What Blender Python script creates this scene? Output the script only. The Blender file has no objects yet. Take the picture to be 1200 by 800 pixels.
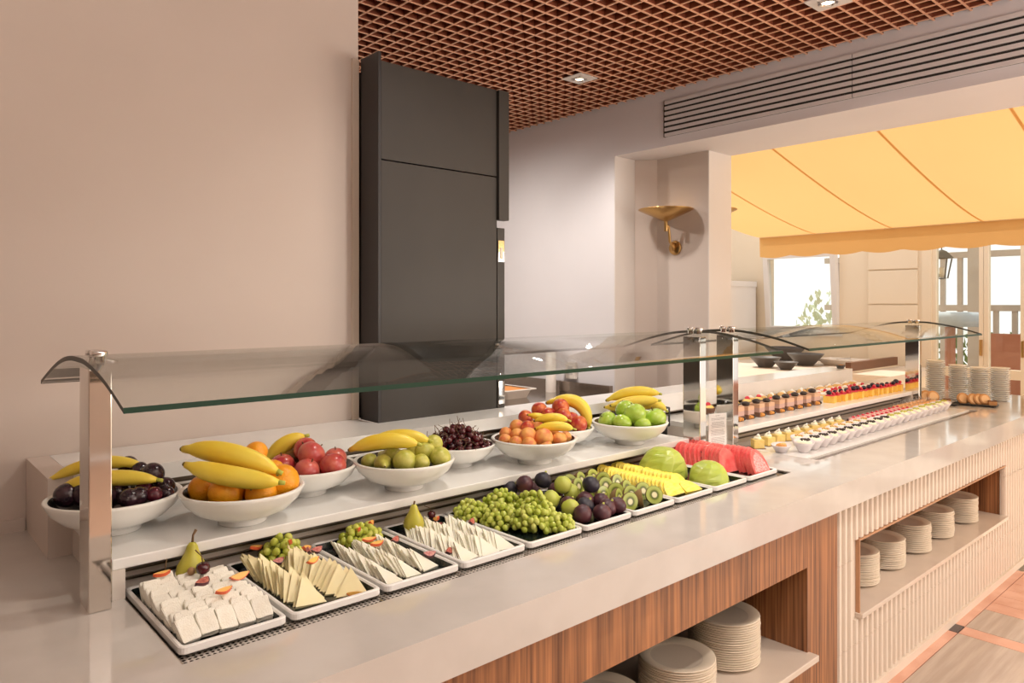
import bpy, math, random
from mathutils import Vector, Matrix, Euler
random.seed(7)
SC = bpy.context.scene
COL = SC.collection
PI = math.pi

# ------------------------------------------------------------------ camera
TH = math.radians(48.25); CT, ST = math.cos(TH), math.sin(TH)
FPX, HZ, ZC = 850.0, 356.0, 1.44
cd = bpy.data.cameras.new('camera'); cam = bpy.data.objects.new('camera', cd); COL.objects.link(cam)
cam.location = (0, 0, ZC); cam.rotation_euler = (PI/2, 0, TH - PI/2)
cd.sensor_width = 36; cd.lens = FPX/1200*36; cd.shift_y = -(400-HZ)/1200; cd.clip_start = .02
SC.camera = cam
FW = Vector((CT, ST, 0)); RT = Vector((ST, -CT, 0)); UP = Vector((0, 0, 1))
def at(u, v, d):            # the place seen at a photograph pixel, d metres in front of the lens
    return Vector((0, 0, ZC)) + d*(FW + (u-600)/FPX*RT - (v-HZ)/FPX*UP)
def depth(x, y): return x*CT + y*ST
def onz(u, v, z):
    d = (ZC-z)*FPX/(v-HZ); return at(u, v, d)

# ------------------------------------------------------------------ world, sun, lights, exposure
w = bpy.data.worlds.new('sky'); SC.world = w; w.use_nodes = True
bg = w.node_tree.nodes['Background']; bg.inputs[0].default_value = (1.0, .97, .93, 1); bg.inputs[1].default_value = 1.25
def light(name, kind, loc, rot, energy, color, **kw):
    l = bpy.data.lights.new(name, kind); l.energy = energy; l.color = color
    for k, v in kw.items(): setattr(l, k, v)
    o = bpy.data.objects.new(name, l); COL.objects.link(o); o.location = loc; o.rotation_euler = rot
    return o
sun = light('sun', 'SUN', (8, 4, 9), (0, 0, 0), 3.2, (1, .95, .85), angle=.01)
sun.rotation_euler = Vector((-.28, -.45, -1.0)).to_track_quat('-Z', 'Y').to_euler()
# added fill lamp set at an unseen window opening behind the camera
wl = light('window_fill', 'AREA', (3.1, -3.85, 1.5), (PI/2, 0, 0), 18, (1, .82, .66), shape='RECTANGLE', size=1.5, size_y=1.8)
# added fill lamp out of frame, standing in for daylight assumed from the terrace
wl2 = light('terrace_fill', 'AREA', (5.2, -2.5, 1.3), (PI/2, 0, math.radians(52)), 58, (1, .86, .72), shape='RECTANGLE', size=2.4, size_y=1.6)
# added upward fill lamp without a fixture; ceiling bounce lifts the ambient
wl3 = light('ceiling_bounce_fill', 'AREA', (1.2, -1.2, 1.75), (PI, 0, 0), 85, (1, .93, .88), shape='RECTANGLE', size=3.0, size_y=1.4)
SC.cycles.transparent_max_bounces = 40
vs = SC.view_settings; vs.view_transform = 'Standard'; vs.look = 'None'; vs.gamma = 1; vs.exposure = 0.12; vs.use_curve_mapping = False

# ------------------------------------------------------------------ materials
MT = {}
def mat(name, col, rough=.5, metal=0, col2=None, scale=12, stretch=(1, 1, 1), bump=0, bscale=60, spec=None, sss=0, trans=0, contrast=(.35, .65), coat=0, emit=0):
    m = bpy.data.materials.new(name); m.use_nodes = True; nt = m.node_tree; b = nt.nodes['Principled BSDF']
    b.inputs['Base Color'].default_value = (*col, 1); b.inputs['Roughness'].default_value = rough; b.inputs['Metallic'].default_value = metal
    if spec is not None: b.inputs['Specular IOR Level'].default_value = spec
    if sss: b.inputs['Subsurface Weight'].default_value = sss; b.inputs['Subsurface Radius'].default_value = (.01, .006, .003); b.inputs['Subsurface Scale'].default_value = 1
    if trans: b.inputs['Transmission Weight'].default_value = trans
    if coat: b.inputs['Coat Weight'].default_value = coat
    if emit: b.inputs['Emission Color'].default_value = (*col, 1); b.inputs['Emission Strength'].default_value = emit
    tc = nt.nodes.new('ShaderNodeTexCoord')
    if col2:
        mp = nt.nodes.new('ShaderNodeMapping'); mp.inputs['Scale'].default_value = stretch
        n = nt.nodes.new('ShaderNodeTexNoise'); n.inputs['Scale'].default_value = scale; n.inputs['Detail'].default_value = 4
        r = nt.nodes.new('ShaderNodeValToRGB'); r.color_ramp.elements[0].position = contrast[0]; r.color_ramp.elements[1].position = contrast[1]
        r.color_ramp.elements[0].color = (*col, 1); r.color_ramp.elements[1].color = (*col2, 1)
        nt.links.new(tc.outputs['Object'], mp.inputs[0]); nt.links.new(mp.outputs[0], n.inputs['Vector'])
        nt.links.new(n.outputs[0], r.inputs[0]); nt.links.new(r.outputs[0], b.inputs['Base Color'])
    if bump:
        n2 = nt.nodes.new('ShaderNodeTexNoise'); n2.inputs['Scale'].default_value = bscale; n2.inputs['Detail'].default_value = 3
        bp = nt.nodes.new('ShaderNodeBump'); bp.inputs['Strength'].default_value = bump; bp.inputs['Distance'].default_value = .002
        nt.links.new(tc.outputs['Object'], n2.inputs['Vector']); nt.links.new(n2.outputs[0], bp.inputs['Height']); nt.links.new(bp.outputs[0], b.inputs['Normal'])
    MT[name] = m
    return m
mat('wall_paint', (.63, .54, .48), .75, col2=(.66, .57, .51), scale=2, bump=.05, bscale=150)
mat('white_paint', (.74, .70, .67), .7, col2=(.77, .73, .70), scale=2)
mat('grey_paint', (.78, .75, .765), .7, col2=(.81, .78, .795), scale=2)
mat('cream_paint', (.80, .68, .52), .6, col2=(.83, .71, .55), scale=2)
mat('quartz', (.55, .505, .465), .08, col2=(.59, .545, .505), scale=9, spec=.5, coat=.2)
mat('quartz_white', (.80, .79, .77), .14, col2=(.84, .83, .81), scale=7)
mat('edge_stone', (.66, .60, .54), .2, col2=(.70, .645, .585), scale=9)
mat('walnut', (.105, .036, .013), .36, col2=(.46, .195, .075), scale=5, stretch=(24, 24, .5), contrast=(.28, .68))
mat('walnut_light', (.40, .20, .10), .4, col2=(.52, .28, .15), scale=4, stretch=(14, 14, .55))
mat('cream_panel', (.72, .62, .52), .45, col2=(.75, .65, .55), scale=3)
mat('shelf_stone', (.64, .54, .45), .18, col2=(.68, .58, .49), scale=8)
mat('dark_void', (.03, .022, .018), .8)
mat('steel', (.62, .58, .54), .22, 1, col2=(.66, .62, .58), scale=3, stretch=(1, 1, 30))
mat('mirror_steel', (.72, .68, .63), .06, 1)
mat('chrome', (.85, .85, .85), .05, 1)
mat('steel_dark', (.12, .095, .07), .35, 1)
mat('steel_bronze', (.58, .52, .46), .38, .35)
mat('steel_top', (.42, .37, .33), .16, 1)
mat('tower_panel', (.036, .031, .026), .42, col2=(.043, .037, .031), scale=3, spec=.35)
mat('tower_side', (.028, .026, .027), .38, spec=.4)
mat('grid_side_shaded', (.22, .055, .025), .5, col2=(.26, .07, .03), scale=3)  # bar sides darkened to stand in for shade inside the cells
mat('grid_edge_lit', (.86, .46, .28), .4, col2=(.88, .50, .32), scale=3)  # bar bottoms coloured lighter to stand in for light from below
mat('plenum', (.10, .03, .018), .9)
mat('vent_metal', (.78, .75, .75), .4, col2=(.80, .77, .77), scale=4)
mat('vent_dark', (.03, .028, .026), .6)
mat('brass', (.62, .40, .16), .28, 1)
mat('lamp_glow', (1, .85, .55), .4, emit=7)
mat('pink_marble', (.62, .32, .22), .22, col2=(.72, .42, .31), scale=7)
mat('grey_stone', (.42, .34, .28), .2, col2=(.52, .43, .36), scale=5, stretch=(.6, 9, 1))
mat('black_marble', (.035, .022, .022), .2, col2=(.07, .045, .045), scale=30)
mat('floor_base', (.55, .38, .29), .3)
mat('awning_bar', (.75, .55, .3), .4)
mat('tray_white', (.84, .82, .79), .22)
mat('tray_black', (.008, .014, .013), .22)
mat('bowl_white', (.86, .85, .81), .22, col2=(.88, .87, .83), scale=5)
mat('bowl_black', (.012, .011, .011), .25)
mat('feta', (.86, .81, .69), .6, col2=(.90, .87, .77), scale=60, bump=.5, bscale=420)
mat('cheese_yellow', (.88, .76, .42), .45, col2=(.90, .80, .50), scale=20, sss=.1)
mat('cheese_rind', (.78, .60, .24), .5)
mat('cheese_white', (.88, .84, .68), .45, col2=(.90, .87, .74), scale=20, sss=.1)
mat('grape', (.42, .50, .06), .22, col2=(.62, .64, .16), scale=22, sss=.15)
mat('grape_small', (.40, .47, .05), .2, col2=(.60, .60, .14), scale=22, sss=.15)
mat('stem_brown', (.16, .09, .04), .7)
mat('stem_green', (.30, .32, .08), .7)
mat('pear_yellow', (.50, .46, .05), .35, col2=(.62, .56, .09), scale=18, sss=.1)
mat('pear_green', (.46, .46, .06), .35, col2=(.64, .60, .15), scale=1.8)
mat('banana', (.92, .65, .045), .38, col2=(.94, .74, .10), scale=9, sss=.1)
mat('banana_tip', (.20, .15, .03), .6)
mat('banana_green', (.50, .52, .08), .5)
mat('orange', (.95, .36, .008), .36, col2=(.93, .40, .015), scale=2, bump=.6, bscale=9)
mat('plum', (.022, .010, .016), .22, col2=(.05, .018, .028), scale=1.6, coat=.2)
mat('plum_red', (.12, .012, .025), .22, col2=(.05, .01, .018), scale=1.6)
mat('red_apple', (.50, .045, .055), .25, col2=(.66, .16, .10), scale=1.5, coat=.3)
mat('red_pale', (.68, .17, .12), .28, col2=(.56, .07, .07), scale=1.5, coat=.3)
mat('nectarine', (.48, .025, .03), .28, col2=(.74, .20, .05), scale=1.5, coat=.2)
mat('apricot', (.90, .42, .11), .45, col2=(.74, .13, .06), scale=1.1, contrast=(.45, .72))
mat('green_apple', (.36, .56, .045), .22, col2=(.50, .66, .12), scale=1.8, coat=.4)
mat('brown_fruit', (.18, .09, .025), .5, col2=(.26, .14, .04), scale=40)
mat('cherry', (.05, .004, .008), .12, col2=(.10, .006, .012), scale=30, coat=.5)
mat('fig_purple', (.045, .016, .028), .4, col2=(.12, .035, .04), scale=30, stretch=(1, 1, .3))
mat('fig_black', (.018, .016, .028), .45, col2=(.035, .028, .045), scale=20)
mat('fig_green', (.46, .52, .07), .4, col2=(.56, .58, .12), scale=20)
mat('fig_flesh', (.38, .035, .04), .35, col2=(.62, .25, .17), scale=130)
mat('peach_slice', (.92, .52, .12), .35, col2=(.90, .44, .09), scale=20)
mat('peach_skin', (.78, .14, .05), .4)
mat('nut', (.42, .24, .11), .5)
mat('kiwi_skin', (.26, .16, .055), .8, col2=(.33, .21, .08), scale=60, bump=.5, bscale=300)
mat('pineapple', (.95, .74, .06), .35, col2=(.96, .82, .22), scale=45, stretch=(1, 1, 3), bump=.5, bscale=140)
mat('melon', (.42, .52, .06), .3, col2=(.54, .62, .14), scale=9, stretch=(1, 1, .4), sss=.15)
mat('watermelon', (.78, .085, .085), .3, col2=(.84, .20, .18), scale=40, sss=.1, bump=.3, bscale=120)
mat('watermelon_pale', (.86, .50, .48), .35, col2=(.80, .16, .16), scale=150)
mat('seed', (.03, .012, .01), .4)
mat('plate_glaze', (.70, .60, .47), .28, col2=(.73, .63, .50), scale=8)
mat('plate_well', (.60, .51, .41), .28)
mat('paper', (.86, .84, .84), .7)
mat('ink', (.22, .21, .22), .8)
mat('choc', (.035, .022, .018), .35)
mat('choc_mid', (.16, .07, .035), .5)
mat('mousse', (.70, .42, .26), .5)
mat('mousse_pale', (.58, .36, .30), .5)
mat('crumb', (.62, .24, .05), .7, col2=(.74, .36, .09), scale=120, bump=.6, bscale=300)
mat('custard', (.90, .64, .18), .5, col2=(.92, .70, .26), scale=60)
mat('custard_deep', (.88, .48, .07), .5, col2=(.90, .58, .12), scale=60)
mat('cream', (.90, .85, .64), .5)
mat('cream_white', (.90, .87, .82), .45)
mat('berry_red', (.66, .03, .06), .3)
mat('berry_black', (.02, .012, .028), .3)
mat('pastry', (.70, .40, .13), .55, col2=(.80, .52, .20), scale=70, bump=.5, bscale=200)
mat('cookie', (.50, .23, .08), .6, col2=(.58, .30, .11), scale=60)
mat('cookie_pale', (.74, .46, .22), .6)
mat('jelly_orange', (.95, .46, .14), .3)
mat('jelly_pink', (.90, .35, .32), .2, col2=(.92, .55, .50), scale=60)
mat('kiwi_sauce', (.42, .42, .05), .3, col2=(.55, .52, .10), scale=80)
mat('slate', (.02, .019, .02), .5)
mat('dish_white', (.74, .68, .68), .25)
mat('bowl_grey', (.10, .09, .085), .45)
mat('white_plastic', (.80, .74, .68), .35)
mat('food_orange', (.70, .25, .05), .5)
mat('hedge', (.10, .18, .04), .8, col2=(.22, .30, .08), scale=30)
mat('tree_leaf_glare', (.50, .54, .36), .8, col2=(.62, .64, .46), scale=9)  # leaf colour lightened to stand in for glare at the window
mat('bark', (.20, .14, .10), .9)
mat('terrace_post', (.48, .41, .36), .6, col2=(.52, .45, .40), scale=6)
mat('terrace_red', (.40, .15, .09), .5, col2=(.46, .19, .12), scale=9)
mat('cloth_blue', (.42, .48, .56), .8, col2=(.52, .57, .63), scale=9)
mat('patio', (.66, .56, .45), .6, col2=(.72, .62, .50), scale=5)
mat('lantern_black', (.10, .085, .06), .5)
mat('soft_grey', (.55, .52, .50), .6)

def glassmat(name, tint, ior=1.5, rough=.0, boost=0.0):
    m = bpy.data.materials.new(name); m.use_nodes = True; nt = m.node_tree; nt.nodes.clear()
    o = nt.nodes.new('ShaderNodeOutputMaterial'); t = nt.nodes.new('ShaderNodeBsdfTransparent'); t.inputs[0].default_value = (*tint, 1)
    g = nt.nodes.new('ShaderNodeBsdfGlossy'); g.inputs['Roughness'].default_value = rough
    fr = nt.nodes.new('ShaderNodeLayerWeight'); pw = nt.nodes.new('ShaderNodeMath'); pw.operation = 'POWER'; pw.inputs[1].default_value = 5
    a = nt.nodes.new('ShaderNodeMath'); a.operation = 'MULTIPLY_ADD'; a.inputs[1].default_value = .95; a.inputs[2].default_value = .04+boost; a.use_clamp = True
    x = nt.nodes.new('ShaderNodeMixShader'); nt.links.new(fr.outputs['Facing'], pw.inputs[0]); nt.links.new(pw.outputs[0], a.inputs[0]); nt.links.new(a.outputs[0], x.inputs[0])
    nt.links.new(t.outputs[0], x.inputs[1]); nt.links.new(g.outputs[0], x.inputs[2]); nt.links.new(x.outputs[0], o.inputs[0])
    MT[name] = m
glassmat('guard_glass', (.955, .965, .95), 1.5, 0, .0)
glassmat('pane_glass', (.93, .95, .93), 1.5)
glassmat('cup_glass', (.985, .985, .98), 1.45, .05, .0)
glassmat('acrylic', (.955, .95, .93), 1.45, .10, .03)
def milky(name, col, k):
    m = bpy.data.materials.new(name); m.use_nodes = True; nt = m.node_tree; nt.nodes.clear()
    o = nt.nodes.new('ShaderNodeOutputMaterial'); t = nt.nodes.new('ShaderNodeBsdfTransparent'); d = nt.nodes.new('ShaderNodeBsdfPrincipled')
    d.inputs['Base Color'].default_value = (*col, 1); d.inputs['Roughness'].default_value = .12
    x = nt.nodes.new('ShaderNodeMixShader'); x.inputs[0].default_value = k
    nt.links.new(t.outputs[0], x.inputs[1]); nt.links.new(d.outputs[0], x.inputs[2]); nt.links.new(x.outputs[0], o.inputs[0]); MT[name] = m
milky('clear_dish', (.93, .91, .86), .55)
mat('glass_edge', (.004, .034, .014), .35, spec=.2)
mat('glass_edge_dark', (.055, .052, .040), .4, spec=.2)

def awning_material():
    m = bpy.data.materials.new('awning_fabric'); m.use_nodes = True; nt = m.node_tree; nt.nodes.clear()
    o = nt.nodes.new('ShaderNodeOutputMaterial'); d = nt.nodes.new('ShaderNodeBsdfDiffuse'); t = nt.nodes.new('ShaderNodeBsdfTranslucent')
    x = nt.nodes.new('ShaderNodeMixShader'); x.inputs[0].default_value = .5
    tc = nt.nodes.new('ShaderNodeTexCoord'); n = nt.nodes.new('ShaderNodeTexNoise'); n.inputs['Scale'].default_value = 1.5
    r = nt.nodes.new('ShaderNodeValToRGB'); r.color_ramp.elements[0].color = (.74, .455, .185, 1); r.color_ramp.elements[1].color = (.76, .475, .20, 1)
    nt.links.new(tc.outputs['Object'], n.inputs[0]); nt.links.new(n.outputs[0], r.inputs[0])
    nt.links.new(r.outputs[0], d.inputs[0]); nt.links.new(r.outputs[0], t.inputs[0])
    nt.links.new(d.outputs[0], x.inputs[1]); nt.links.new(t.outputs[0], x.inputs[2]); nt.links.new(x.outputs[0], o.inputs[0]); MT['awning_fabric'] = m
awning_material()
def kiwi_face():
    m = bpy.data.materials.new('kiwi_flesh'); m.use_nodes = True; nt = m.node_tree; b = nt.nodes['Principled BSDF']; b.inputs['Roughness'].default_value = .25
    tc = nt.nodes.new('ShaderNodeTexCoord'); sp = nt.nodes.new('ShaderNodeSeparateXYZ'); cb = nt.nodes.new('ShaderNodeCombineXYZ'); ln = nt.nodes.new('ShaderNodeVectorMath'); ln.operation = 'LENGTH'
    nt.links.new(tc.outputs['Object'], sp.inputs[0]); nt.links.new(sp.outputs[0], cb.inputs[0]); nt.links.new(sp.outputs[2], cb.inputs[1]); nt.links.new(cb.outputs[0], ln.inputs[0])
    mr = nt.nodes.new('ShaderNodeMath'); mr.operation = 'DIVIDE'; mr.inputs[1].default_value = .025; nt.links.new(ln.outputs['Value'], mr.inputs[0])
    r = nt.nodes.new('ShaderNodeValToRGB'); e = r.color_ramp.elements
    e[0].position = .0; e[0].color = (.80, .76, .48, 1); e[1].position = 1; e[1].color = (.26, .33, .04, 1)
    for p, c in ((.26, (.78, .72, .42, 1)), (.36, (.10, .12, .02, 1)), (.50, (.16, .20, .03, 1)), (.62, (.36, .42, .07, 1)), (.85, (.44, .50, .12, 1))):
        q = e.new(p); q.color = c
    nt.links.new(mr.outputs[0], r.inputs[0]); nt.links.new(r.outputs[0], b.inputs['Base Color']); MT['kiwi_flesh'] = m
kiwi_face()

# ------------------------------------------------------------------ mesh builder
class B:
    def __init__(s): s.v = []; s.f = []; s.m = []
    def add(s, vs, fs, mi=0, M=None):
        o = len(s.v); s.v += [tuple(M @ Vector(p)) if M else tuple(p) for p in vs]
        s.f += [tuple(i+o for i in f) for f in fs]; s.m += [mi]*len(fs); return s
    def box(s, x0, y0, z0, x1, y1, z1, mi=0, M=None):
        vs = [(x0,y0,z0),(x1,y0,z0),(x1,y1,z0),(x0,y1,z0),(x0,y0,z1),(x1,y0,z1),(x1,y1,z1),(x0,y1,z1)]
        return s.add(vs, [(0,3,2,1),(4,5,6,7),(0,1,5,4),(1,2,6,5),(2,3,7,6),(3,0,4,7)], mi, M)
    def cbox(s, c, sz, mi=0, M=None):
        return s.box(c[0]-sz[0]/2, c[1]-sz[1]/2, c[2]-sz[2]/2, c[0]+sz[0]/2, c[1]+sz[1]/2, c[2]+sz[2]/2, mi, M)
    def lathe(s, prof, n=20, mi=0, M=None, close=True):
        vs = []; fs = []; rows = []
        for r, z in prof:
            if r < 1e-6: rows.append([len(vs)]); vs.append((0, 0, z))
            else:
                rows.append(list(range(len(vs), len(vs)+n)))
                vs += [(r*math.cos(2*PI*k/n), r*math.sin(2*PI*k/n), z) for k in range(n)]
        for a, b in zip(rows, rows[1:]):
            for k in range(n):
                k2 = (k+1) % n
                if len(a) == 1 and len(b) == 1: continue
                if len(a) == 1: fs.append((a[0], b[k2], b[k]))
                elif len(b) == 1: fs.append((a[k], a[k2], b[0]))
                else: fs.append((a[k], a[k2], b[k2], b[k]))
        return s.add(vs, fs, mi, M)
    def ball(s, c, r, nu=10, nv=7, mi=0, M=None):
        if not isinstance(r, (tuple, list, Vector)): r = (r, r, r)
        T = Matrix.Translation(c) @ (M.to_4x4() if M else Matrix.Identity(4)) @ Matrix.Diagonal((*r, 1))
        return s.lathe([(math.sin(PI*k/nv), -math.cos(PI*k/nv)) for k in range(nv+1)], nu, mi, T)
    def tube(s, pts, rad, n=8, mi=0, caps=True, squash=None):
        pts = [Vector(p) for p in pts]; L = len(pts)
        if not isinstance(rad, (list, tuple)): rad = [rad]*L
        vs = []; fs = []; t0 = (pts[1]-pts[0]).normalized()
        nrm = t0.orthogonal().normalized()
        for i, p in enumerate(pts):
            t = (pts[min(i+1, L-1)]-pts[max(i-1, 0)]).normalized()
            nrm = (nrm - t*nrm.dot(t)).normalized(); bn = t.cross(nrm)
            for k in range(n):
                a = 2*PI*k/n; q = rad[i]*(1 + (squash*math.cos(5*a) if squash else 0))
                vs.append(p + q*(math.cos(a)*nrm + math.sin(a)*bn))
        for i in range(L-1):
            for k in range(n):
                k2 = (k+1) % n; fs.append((i*n+k, i*n+k2, (i+1)*n+k2, (i+1)*n+k))
        if caps: fs += [tuple(range(n-1, -1, -1)), tuple(range((L-1)*n, L*n))]
        return s.add(vs, fs, mi)
    def prism(s, poly, z0, z1, mi=0, M=None):
        n = len(poly); vs = [(x, y, z0) for x, y in poly] + [(x, y, z1) for x, y in poly]
        fs = [tuple(range(n-1, -1, -1)), tuple(range(n, 2*n))] + [(k, (k+1) % n, n+(k+1) % n, n+k) for k in range(n)]
        return s.add(vs, fs, mi, M)
    def mesh(s, name, mats, smooth=False):
        me = bpy.data.meshes.new(name); me.from_pydata(s.v, [], s.f)
        if not isinstance(mats, (list, tuple)): mats = [mats]
        for m in mats: me.materials.append(MT[m])
        if len(mats) > 1: me.polygons.foreach_set('material_index', s.m)
        if smooth: me.polygons.foreach_set('use_smooth', [True]*len(s.f))
        me.update(); return me
    def build(s, name, mats, parent=None, smooth=False, bevel=0, loc=None, rot=None):
        return obj(name, s.mesh(name, mats, smooth), parent, bevel, loc, rot)
def obj(name, me, parent=None, bevel=0, loc=None, rot=None):
    o = bpy.data.objects.new(name, me); COL.objects.link(o)
    if parent: o.parent = parent
    if loc is not None: o.location = loc
    if rot is not None: o.rotation_euler = rot
    if bevel:
        m = o.modifiers.new('bevel', 'BEVEL'); m.width = bevel; m.segments = 2; m.limit_method = 'ANGLE'; m.angle_limit = .6
    return o
def tag(o, label=None, cat=None, group=None, kind=None):
    if label: o['label'] = label
    if cat: o['category'] = cat
    if group: o['group'] = group
    if kind: o['kind'] = kind
    return o
def thing(name, label, cat, loc=(0, 0, 0), rot=(0, 0, 0), group=None):
    o = bpy.data.objects.new(name, None); COL.objects.link(o); o.empty_display_size = .02
    o.location = loc; o.rotation_euler = rot
    return tag(o, label, cat, group)
def dup(root, loc, rot=None, label=None, group=None, scale=None):
    r = root.copy(); COL.objects.link(r); r.location = loc
    if rot is not None: r.rotation_euler = rot
    if scale is not None: r.scale = (scale,)*3 if not isinstance(scale, (tuple, list)) else scale
    if label: r['label'] = label
    if group: r['group'] = group
    for ch in list(root.children):
        c = ch.copy(); COL.objects.link(c); c.parent = r
        for g in list(ch.children):
            d = g.copy(); COL.objects.link(d); d.parent = c
    return r
class Proto:                # first call moves the original, later calls copy it
    def __init__(s, root): s.root = root; s.used = False
    def put(s, loc, rot=(0, 0, 0), label=None, group=None, scale=None):
        if s.used: return dup(s.root, loc, rot, label, group, scale)
        s.used = True; s.root.location = loc; s.root.rotation_euler = rot
        if scale is not None: s.root.scale = (scale,)*3 if not isinstance(scale, (tuple, list)) else scale
        if label: s.root['label'] = label
        if group: s.root['group'] = group
        return s.root
def struct(o): o['kind'] = 'structure'; return o
rnd = random.uniform
def rrot(a=.3): return (rnd(-a, a), rnd(-a, a), rnd(0, 2*PI))

# ------------------------------------------------------------------ levels
ZF, ZT, ZR, ZB, ZCEIL = .15, .90, .975, 1.07, 2.60
YW, W = 2.075, 3.27
SOF = 2.303

# ================================================================== SETTING
fl = struct(B().box(-3, -4, ZF-.12, 4.17, 4.6, ZF-.012).build('floor', 'floor_base'))
def tiles(x0, y0, x1, y1, m, name):
    B().box(x0+.0012, y0+.0012, ZF-.012, x1-.0012, y1-.0012, ZF).build(name, m, fl, bevel=.001)
BANDY = (.958, 1.045)
xs = [1.3, 3.2, 3.285, 4.168]
tiles(1.3, BANDY[0], 3.2, BANDY[1], 'pink_marble', 'border_tile')
tiles(3.2, BANDY[0], 3.285, BANDY[1], 'black_marble', 'corner_tile')
tiles(3.285, BANDY[0], 4.168, BANDY[1], 'pink_marble', 'border_tile')
y = BANDY[0]
for k in range(6):
    y2 = y-.44
    tiles(1.3, y2, 2.2, y, 'grey_stone', 'floor_tile'); tiles(2.2, y2, 3.2, y, 'grey_stone', 'floor_tile'); tiles(3.2, y2, 3.285, y, 'pink_marble', 'border_tile')
    tiles(3.285, y2, 3.535, y, 'grey_stone', 'floor_tile'); y = y2
for k in range(6):
    x = 3.535+k*.1055
    tiles(x, .30, x+.1055, BANDY[0], 'pink_marble', 'floor_plank')
tiles(3.535, -1.7, 4.168, .30, 'pink_marble', 'border_tile')
pf = struct(B().box(4.17, -4, ZF-.3, 12, 6, ZF-.10).build('floor_terrace', 'patio'))

struct(B().box(-3, YW, ZF, 1.187, YW+.18, ZCEIL+.35).build('wall_left', 'wall_paint'))
struct(B().box(1.163, YW-.006, ZT, 1.187, YW, 2.225).build('trim_1', 'cream_panel'))
struct(B().box(-1.2, YW-.012, ZT, .285, YW, ZT+.028).build('baseboard_left', 'wall_paint'))
# far wall with the opening: solid part, beam over the opening, niche with the lamp
wr = struct(B().box(W, 2.764, ZF, W+.5, 4.6, ZCEIL+.35).build('wall_right', 'grey_paint'))
B().box(W, -4, SOF, W+.5, 2.764, ZCEIL+.35).build('beam', 'grey_paint', wr)
B().prism([(W, 2.764), (3.45, 2.764), (3.54, 2.66), (3.54, 2.31), (3.77, 2.31), (3.77, 2.764)], ZF, SOF-.0005).build('niche', 'wall_paint', wr)
B().box(3.5405, 2.3045, ZF, 3.7705, 2.31, SOF-.0005).build('pier_face', 'white_paint', wr)
B().box(W-.004, 2.758, ZF, 3.449, 2.764, SOF-.0005).build('jamb', 'white_paint', wr)
struct(B().box(-3, 4.6, ZF, W+.5, 4.75, ZCEIL+.35).build('wall_back', 'white_paint'))
# walls behind the camera, with an added window opening behind the fill lamp
wn = B()
wn.box(-3, -4.1, ZF, 2.3, -4, ZCEIL).box(3.9, -4.1, ZF, 4.0, -4, ZCEIL).box(2.3, -4.1, ZF, 3.9, -4, .55).box(2.3, -4.1, 2.45, 3.9, -4, ZCEIL)
struct(wn.build('wall_near', 'wall_paint'))
we = struct(B().box(-3.12, -4.1, ZF, -3, 4.75, ZCEIL+.35).build('wall_entry', 'wall_paint'))
# ceiling: dark plenum above an open-cell grid of copper bars
ce = struct(B().box(-3, -4.1, ZCEIL+.33, W, 4.75, ZCEIL+.40).build('ceiling', 'plenum'))
B().box(-3, -4.1, ZCEIL, .35, 2.07, ZCEIL+.03).box(.35, -4.1, ZCEIL, W, .0, ZCEIL+.03).build('plaster_panel', 'white_paint', ce)
PITCH = .0672
bx = B().box(.35, -.004, ZCEIL+.003, W, .004, ZCEIL+.055).box(.35, -.004, ZCEIL, W, .004, ZCEIL+.003, 1).mesh('grid_bar', ['grid_side_shaded', 'grid_edge_lit'])
k = 0
while .03+k*PITCH < 4.5:
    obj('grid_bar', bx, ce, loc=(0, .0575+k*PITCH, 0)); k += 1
by = B().box(-.004, 0, ZCEIL+.0035, .004, 4.55, ZCEIL+.0545).box(-.004, 0, ZCEIL+.0005, .004, 4.55, ZCEIL+.0035, 1).mesh('cross_bar', ['grid_side_shaded', 'grid_edge_lit'])
k = 0
while .42+k*PITCH < W-.01:
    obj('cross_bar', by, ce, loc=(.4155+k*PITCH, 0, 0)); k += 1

# recessed ceiling lamps, some in view, others added unseen for more light
def downlight(x, y, label, POW=42, ANG=2.3, BL=.8):
    t = thing('ceiling_lamp', label, 'lamp', (x, y, ZCEIL-.002), group='recessed ceiling lamps')
    p = B(); s = .066
    p.box(-s, -s, 0, -.03, s, .004).box(.03, -s, 0, s, s, .004).box(-.03, -s, 0, .03, -.03, .004).box(-.03, .03, 0, .03, s, .004).build('plate', 'white_paint', t)
    B().lathe([(.036, -.006), (.036, .02), (.026, .02), (.026, -.006), (.036, -.006)], 20).build('bezel', 'chrome', t, True)
    B().lathe([(0, -.005), (.018, -.003), (.026, .004)], 16).build('bulb', 'lamp_glow', t, True)
    light('lamp_beam', 'SPOT', (x, y, ZCEIL-.02), (0, 0, 0), POW, (1, .92, .84), spot_size=ANG, spot_blend=BL, shadow_soft_size=.04)
downlight(2.746, 2.555, 'square recessed ceiling lamp near the dark tower')
downlight(2.76, 1.27, 'square recessed ceiling lamp cut by the top edge of the picture')
downlight(1.45, 1.27, 'added unseen square recessed lamp above the near glass guard')  # out of view, added to brighten the countertop
downlight(2.30, 3.40, 'added hidden square recessed lamp over the steel kitchen counter', 95, 3.1, 1.0)  # hidden behind the tower, added to brighten the grey wall
downlight(2.76, 0.05, 'added unseen square recessed lamp over the aisle near the opening')  # added beyond the frame for more light from above
downlight(1.45, 0.05, 'added unseen square recessed lamp over the aisle beside the camera')  # unseen extra lamp, lifts the top light on the counter

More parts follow.
